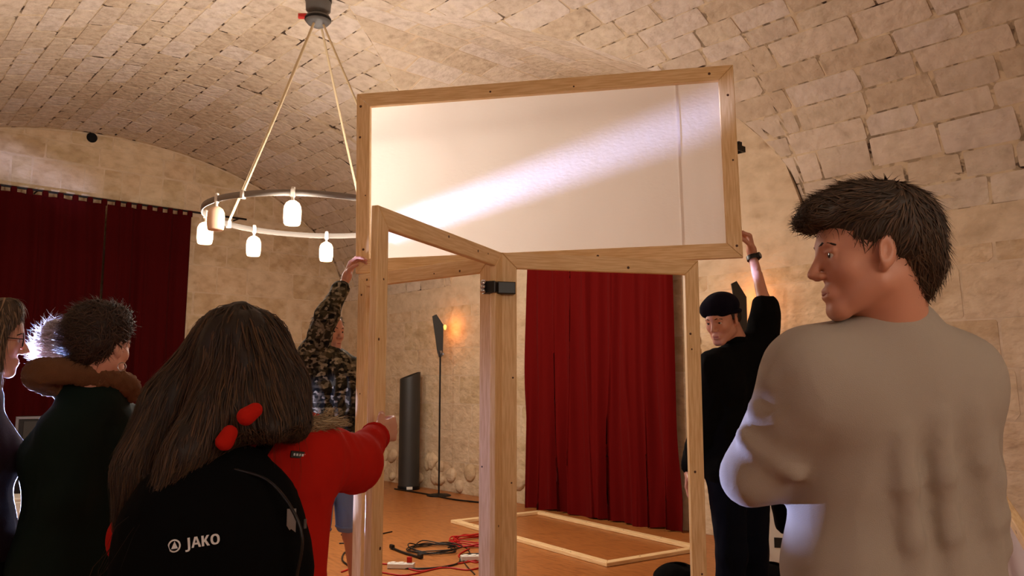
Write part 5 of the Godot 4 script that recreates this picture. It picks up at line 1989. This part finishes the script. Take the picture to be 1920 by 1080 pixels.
# ---------------------------------------------------------------- the woman with glasses, cut by the left edge
func woman_with_glasses() -> void:
	var F := figure("woman with glasses and loose fair-brown hair, cut off by the left edge of the picture", {
		"neck": Vector3(-1.657, 1.326, -2.460), "head": Vector3(-1.584, 1.488, -2.420), "face": Vector3(0.84, -0.04, -0.54),
		"sl": Vector3(-1.750, 1.226, -2.380), "sr": Vector3(-1.650, 1.210, -2.500), "el": Vector3(-1.749, 1.030, -2.360), "er": Vector3(-1.620, 1.060, -2.420), "wl": Vector3(-1.701, 0.858, -2.400), "wr": Vector3(-1.606, 0.884, -2.420),
		"chest": Vector3(-1.715, 1.122, -2.500), "waist": Vector3(-1.712, 0.963, -2.500), "hip": Vector3(-1.701, 0.837, -2.500), "across": Vector3(0.72, 0, -0.69), "ahead": Vector3(0.69, 0, -0.72),
		"kl": Vector3(-1.79, 0.47, -2.44), "kr": Vector3(-1.68, 0.47, -2.60), "al": Vector3(-1.80, 0.08, -2.40), "ar": Vector3(-1.67, 0.08, -2.58), "scale": 0.95})
	var j: Dictionary = F.j
	var T: Transform3D = F.T
	body(F, M.skin_pale, [hand_prims(j.wl, Vector3(0.1, -1, 0), j.across, j.ahead, [0.3, 0.35, 0.3], 0.92), hand_prims(j.wr, Vector3(0.0, -1, 0), -j.across, j.ahead, [0.3, 0.35, 0.3], 0.92)], 0.94)
	face_parts(F.node, T, M.hair_fair)
	var top := torso(j, 0.015, 0.95)
	top.append_array(arm(j.sl, j.el, j.wl, 0.014))
	top.append_array(arm(j.sr, j.er, j.wr, 0.014))
	job(F.node, "knit_top", [[top, 0.013]], M.plum_knit, wrinkle(27, 0.004))
	trousers(F, M.black_cloth)
	shoes(F, M.black_plastic)
	var hair := tp(T, [
		ell(Vector3(0, 0.046, -0.018), Vector3(0.086, 0.086, 0.102), Basis(), 0.03), ell(Vector3(0, -0.02, -0.055), Vector3(0.085, 0.11, 0.062), Basis(), 0.04),
		cap(Vector3(-0.074, 0.02, 0.02), Vector3(-0.074, -0.15, 0.03), 0.026, 0.018, 0.03), cap(Vector3(0.074, 0.02, 0.0), Vector3(0.074, -0.15, 0.0), 0.026, 0.018, 0.03),
		cap(Vector3(-0.03, 0.095, 0.05), Vector3(0.03, 0.095, 0.05), 0.034, 0.034, 0.03), cap(Vector3(0, -0.08, -0.085), Vector3(0, -0.25, -0.09), 0.06, 0.03, 0.04),
		less(ell(Vector3(0, -0.05, 0.105), Vector3(0.068, 0.105, 0.075)), 0.012)])
	var mid: Vector3 = T.origin
	var drop := func(p: Vector3, _n: Vector3) -> Vector3:
		var q := p - mid
		return Vector3(q.x * 6.0, -0.6, q.z * 6.0) if q.y > 0.06 else Vector3(0, -1, 0)
	job(F.node, "hair", [[hair, 0.007]], M.hair_fair, null, {"strands": {"count": 1600, "length": 0.12, "width": 0.003, "lift": 0.012, "sd": 10, "flow": drop, "low": Color(0.06, 0.036, 0.02), "high": Color(0.26, 0.17, 0.10), "wild": 0.3, "curl": 0.002}})
	# glasses
	var g := thing("glasses", "thin-rimmed glasses on the woman at the left edge of the picture", "glasses", F.node.position + T * Vector3(0, -0.004, 0.095), "", T.basis.orthonormalized())
	for s in [-1.0, 1.0]:
		var rim := PackedVector3Array()
		for i in 21:
			var a := TAU * i / 20.0
			rim.append(Vector3(s * 0.032 + cos(a) * 0.024, sin(a) * 0.018, 0))
		put("rim", tube(rim, 0.0016, 6), M.iron, g)
		put("temple", tube(PackedVector3Array([Vector3(s * 0.057, 0.004, 0), Vector3(s * 0.074, 0.004, -0.03), Vector3(s * 0.078, 0.006, -0.10)]), 0.0016, 6), M.iron, g)
	put("bridge", tube(PackedVector3Array([Vector3(-0.008, 0.003, 0), Vector3(0, 0.006, 0.003), Vector3(0.008, 0.003, 0)]), 0.0015, 6), M.iron, g)


# ---------------------------------------------------------------- the man in camouflage lifting the panel's left side
func man_in_camouflage() -> void:
	var F := figure("man in a camouflage jacket and denim shorts lifting the left edge of the paper screen", {
		"neck": Vector3(-1.047, 1.498, -4.660), "head": Vector3(-1.071, 1.654, -4.680), "face": Vector3(0.80, 0.0, 0.60),
		"sl": Vector3(-1.143, 1.508, -4.600), "sr": Vector3(-0.899, 1.412, -4.740), "el": Vector3(-1.035, 1.729, -4.460), "er": Vector3(-0.836, 1.166, -4.700), "wl": Vector3(-0.954, 1.953, -4.560), "wr": Vector3(-0.835, 0.959, -4.620),
		"chest": Vector3(-1.051, 1.325, -4.700), "waist": Vector3(-1.046, 1.135, -4.700), "hip": Vector3(-1.012, 0.948, -4.680), "across": Vector3(0.86, 0, -0.35).normalized(), "ahead": Vector3(0.50, 0, 0.86),
		"kl": Vector3(-1.10, 0.50, -4.58), "kr": Vector3(-0.92, 0.50, -4.72), "al": Vector3(-1.12, 0.09, -4.62), "ar": Vector3(-0.88, 0.09, -4.78), "scale": 0.98})
	var j: Dictionary = F.j
	var T: Transform3D = F.T
	var root: Vector3 = F.node.position
	var hand := hand_prims(j.wl, Vector3(-0.899, 2.102, -4.560) - root - j.wl, Vector3(1, -0.25, -0.15), Vector3(0.1, 0.5, 1), [0.6, 0.8, 0.4], 1.05)
	var other := hand_prims(j.wr, Vector3(0.05, -1, 0.1), Vector3(-0.6, 0, -0.5), j.ahead, [0.3, 0.4, 0.3], 1.0)
	body(F, M.skin, [hand, other])
	face_parts(F.node, T, M.hair_fair)
	var top := torso(j, 0.026)
	top.append_array([cap(j.sl, j.el, 0.074, 0.062, 0.04), cap(j.el, j.el.lerp(j.wl, 0.72), 0.060, 0.048, 0.03)])
	top.append_array(arm(j.sr, j.er, j.wr, 0.018, 0.9))
	job(F.node, "camouflage_jacket", [[top, 0.012]], M.camo_cloth, wrinkle(33, 0.006, 8.0))
	var collar := PackedVector3Array()
	for i in 21:
		var a := TAU * i / 20.0
		collar.append(j.neck + Vector3(cos(a) * 0.075, 0.012, sin(a) * 0.075))
	put("collar", tube(collar, 0.022, 8), M.camo_cloth, F.node)
	var ax: Vector3 = j.across
	var sh := [cap(j.hip - ax * 0.075, j.hip + ax * 0.075, 0.108, 0.108, 0.05), cap(j.hip - ax * 0.088 + Vector3(0, -0.04, 0), (j.hip - ax * 0.088).lerp(j.kl, 0.86), 0.100, 0.088, 0.03), cap(j.hip + ax * 0.088 + Vector3(0, -0.04, 0), (j.hip + ax * 0.088).lerp(j.kr, 0.86), 0.100, 0.088, 0.03)]
	for q in [[j.hip - ax * 0.088, j.kl], [j.hip + ax * 0.088, j.kr]]:
		sh.append(less(ell(q[0].lerp(q[1], 1.12), Vector3(0.12, 0.085, 0.12)), 0.008))
	job(F.node, "denim_shorts", [[sh, 0.011]], M.denim, wrinkle(37, 0.005, 9.0))
	for q in [[j.hip - ax * 0.088, j.kl], [j.hip + ax * 0.088, j.kr]]:
		var rim := PackedVector3Array()
		for i in 21:
			var a := TAU * i / 20.0
			rim.append(q[0].lerp(q[1], 0.90) + Vector3(cos(a) * 0.085, 0.004 * sin(3.0 * a), sin(a) * 0.085))
		put("frayed_hem", tube(rim, 0.010, 6), M.denim, F.node)
	shoes(F, M.black_plastic)
	var hair := tp(T, [ell(Vector3(0, 0.048, -0.022), Vector3(0.085, 0.084, 0.102), Basis(), 0.02), ell(Vector3(0, 0.0, -0.065), Vector3(0.072, 0.07, 0.055), Basis(), 0.03), less(ell(Vector3(0, -0.04, 0.09), Vector3(0.13, 0.088, 0.088)), 0.012), less(ell(Vector3(0, -0.12, 0), Vector3(0.13, 0.07, 0.11)), 0.012)])
	job(F.node, "hair", [[hair, 0.007]], M.hair_fair, null, {"strands": {"count": 700, "length": 0.05, "width": 0.004, "lift": 0.014, "sd": 12, "flow": func(p: Vector3, n: Vector3) -> Vector3: return n.cross(Vector3.UP) * 0.6 + Vector3(0, -0.7, 0), "low": Color(0.10, 0.065, 0.035), "high": Color(0.40, 0.29, 0.17), "wild": 0.5}})


# ---------------------------------------------------------------- the man in black lifting the panel's right side
func man_in_black() -> void:
	var F := figure("man in black clothes and a dark beanie lifting the right edge of the paper screen", {
		"neck": Vector3(1.211, 1.541, -4.250), "head": Vector3(1.098, 1.688, -4.180), "face": Vector3(-0.66, -0.27, 0.70), "up": Vector3(-0.08, 1, 0.05),
		"sl": Vector3(1.047, 1.443, -4.150), "sr": Vector3(1.317, 1.497, -4.270), "el": Vector3(0.987, 1.158, -4.190), "er": Vector3(1.349, 1.768, -4.250), "wl": Vector3(0.934, 0.905, -4.290), "wr": Vector3(1.315, 2.064, -4.330),
		"chest": Vector3(1.197, 1.322, -4.250), "waist": Vector3(1.191, 1.128, -4.250), "hip": Vector3(1.178, 0.920, -4.250), "across": Vector3(0.88, 0, -0.47), "ahead": Vector3(-0.47, 0, 0.88),
		"kl": Vector3(1.11, 0.50, -4.17), "kr": Vector3(1.25, 0.50, -4.27), "al": Vector3(1.07, 0.09, -4.21), "ar": Vector3(1.27, 0.09, -4.31), "scale": 1.03})
	var j: Dictionary = F.j
	var T: Transform3D = F.T
	var root: Vector3 = F.node.position
	var hand := hand_prims(j.wr, Vector3(1.275, 2.242, -4.300) - root - j.wr, Vector3(-1, -0.1, 0.1), Vector3(-0.1, 0.0, 1), [1.0, 0.55, 0.35], 1.08)
	var other := hand_prims(j.wl, Vector3(-0.1, -1, 0.1), j.across, j.ahead, [0.35, 0.4, 0.3], 1.05)
	body(F, M.skin, [hand, other], 1.0, 0.0042)
	face_parts(F.node, T, M.hair_dark)
	var top := torso(j, 0.024)
	top.append_array([cap(j.sr, j.er, 0.082, 0.066, 0.05), cap(j.sr + Vector3(0.0, -0.12, 0), j.er + Vector3(0.01, -0.05, 0), 0.07, 0.05, 0.06)])
	top.append_array(arm(j.sl, j.el, j.wl, 0.018, 0.92))
	top.append(less(ell(j.er.lerp(j.wr, 0.30), Vector3(0.10, 0.055, 0.10)), 0.006))
	job(F.node, "black_jumper", [[top, 0.011]], M.black_cloth, wrinkle(43, 0.006, 7.0))
	var collar := PackedVector3Array()
	for i in 21:
		var a := TAU * i / 20.0
		collar.append((j.neck + Vector3(0, -0.03, 0)).lerp(T * Vector3(0, -0.06, -0.03), 0.50) + Vector3(cos(a) * 0.060, 0.004 * sin(a), sin(a) * 0.060))
	put("roll_neck", tube(collar, 0.020, 8), M.black_cloth, F.node)
	trousers(F, M.dark_denim, 0.016)
	shoes(F, M.black_plastic)
	var hat := tp(T, [ell(Vector3(0, 0.066, -0.020), Vector3(0.088, 0.072, 0.106), Basis(Vector3.RIGHT, -0.15), 0.02), cap(Vector3(-0.038, 0.058, 0.050), Vector3(0.038, 0.058, 0.050), 0.043, 0.043, 0.03), less(ell(Vector3(0, -0.372, 0.03), Vector3(0.40, 0.40, 0.40)), 0.006)])
	job(F.node, "beanie", [[hat, 0.006]], M.navy_wool)
	var brim := PackedVector3Array()
	for i in 29:
		var a := TAU * i / 28.0
		brim.append(T * Vector3(cos(a) * 0.084, 0.030 + 0.012 * sin(a), -0.018 + sin(a) * 0.104))
	put("beanie_cuff", tube(brim, 0.011, 8), M.navy_wool, F.node)
	var hair := tp(T, [ell(Vector3(0, 0.0, -0.066), Vector3(0.073, 0.06, 0.055), Basis(), 0.03), cap(Vector3(0.075, 0.03, 0.018), Vector3(0.076, 0.0, 0.015), 0.008, 0.005, 0.01), cap(Vector3(-0.075, 0.03, 0.018), Vector3(-0.076, 0.0, 0.015), 0.008, 0.005, 0.01)])
	job(F.node, "hair", [[hair, 0.006]], M.hair_dark, null, {"strands": {"count": 260, "length": 0.03, "width": 0.003, "lift": 0.005, "sd": 14, "flow": func(_p: Vector3, _n: Vector3) -> Vector3: return Vector3(0, -1, 0), "low": Color(0.02, 0.012, 0.008), "high": Color(0.08, 0.045, 0.028), "wild": 0.3}})
	# wrist watch
	var d: Vector3 = (j.wr - j.er).normalized()
	var wa := thing("watch", "black wrist watch on the raised arm of the man in black", "watch", root + j.wr.lerp(j.er, 0.10), "", Basis(d.cross(Vector3(0, 0, 1)).normalized(), d, d.cross(Vector3(0, 0, 1)).normalized().cross(d)))
	put("strap", lathe([Vector2(0.0325, -0.012), Vector2(0.0355, -0.012), Vector2(0.0355, 0.012), Vector2(0.0325, 0.012), Vector2(0.0325, -0.012)], 24), M.black_plastic, wa)
	var dial := put("case", lathe([Vector2(0.0, 0.010), Vector2(0.016, 0.010), Vector2(0.019, 0.006), Vector2(0.019, -0.004)], 20), M.black_plastic, wa, Vector3(0.024, 0, 0.024), Basis(Vector3.UP, PI / 4) * Basis(Vector3.RIGHT, PI / 2))
	put("dial", lathe([Vector2(0.0, 0.0008), Vector2(0.012, 0.0008), Vector2(0.0125, 0.0)], 18), M.steel, dial, Vector3(0, 0.0102, 0))
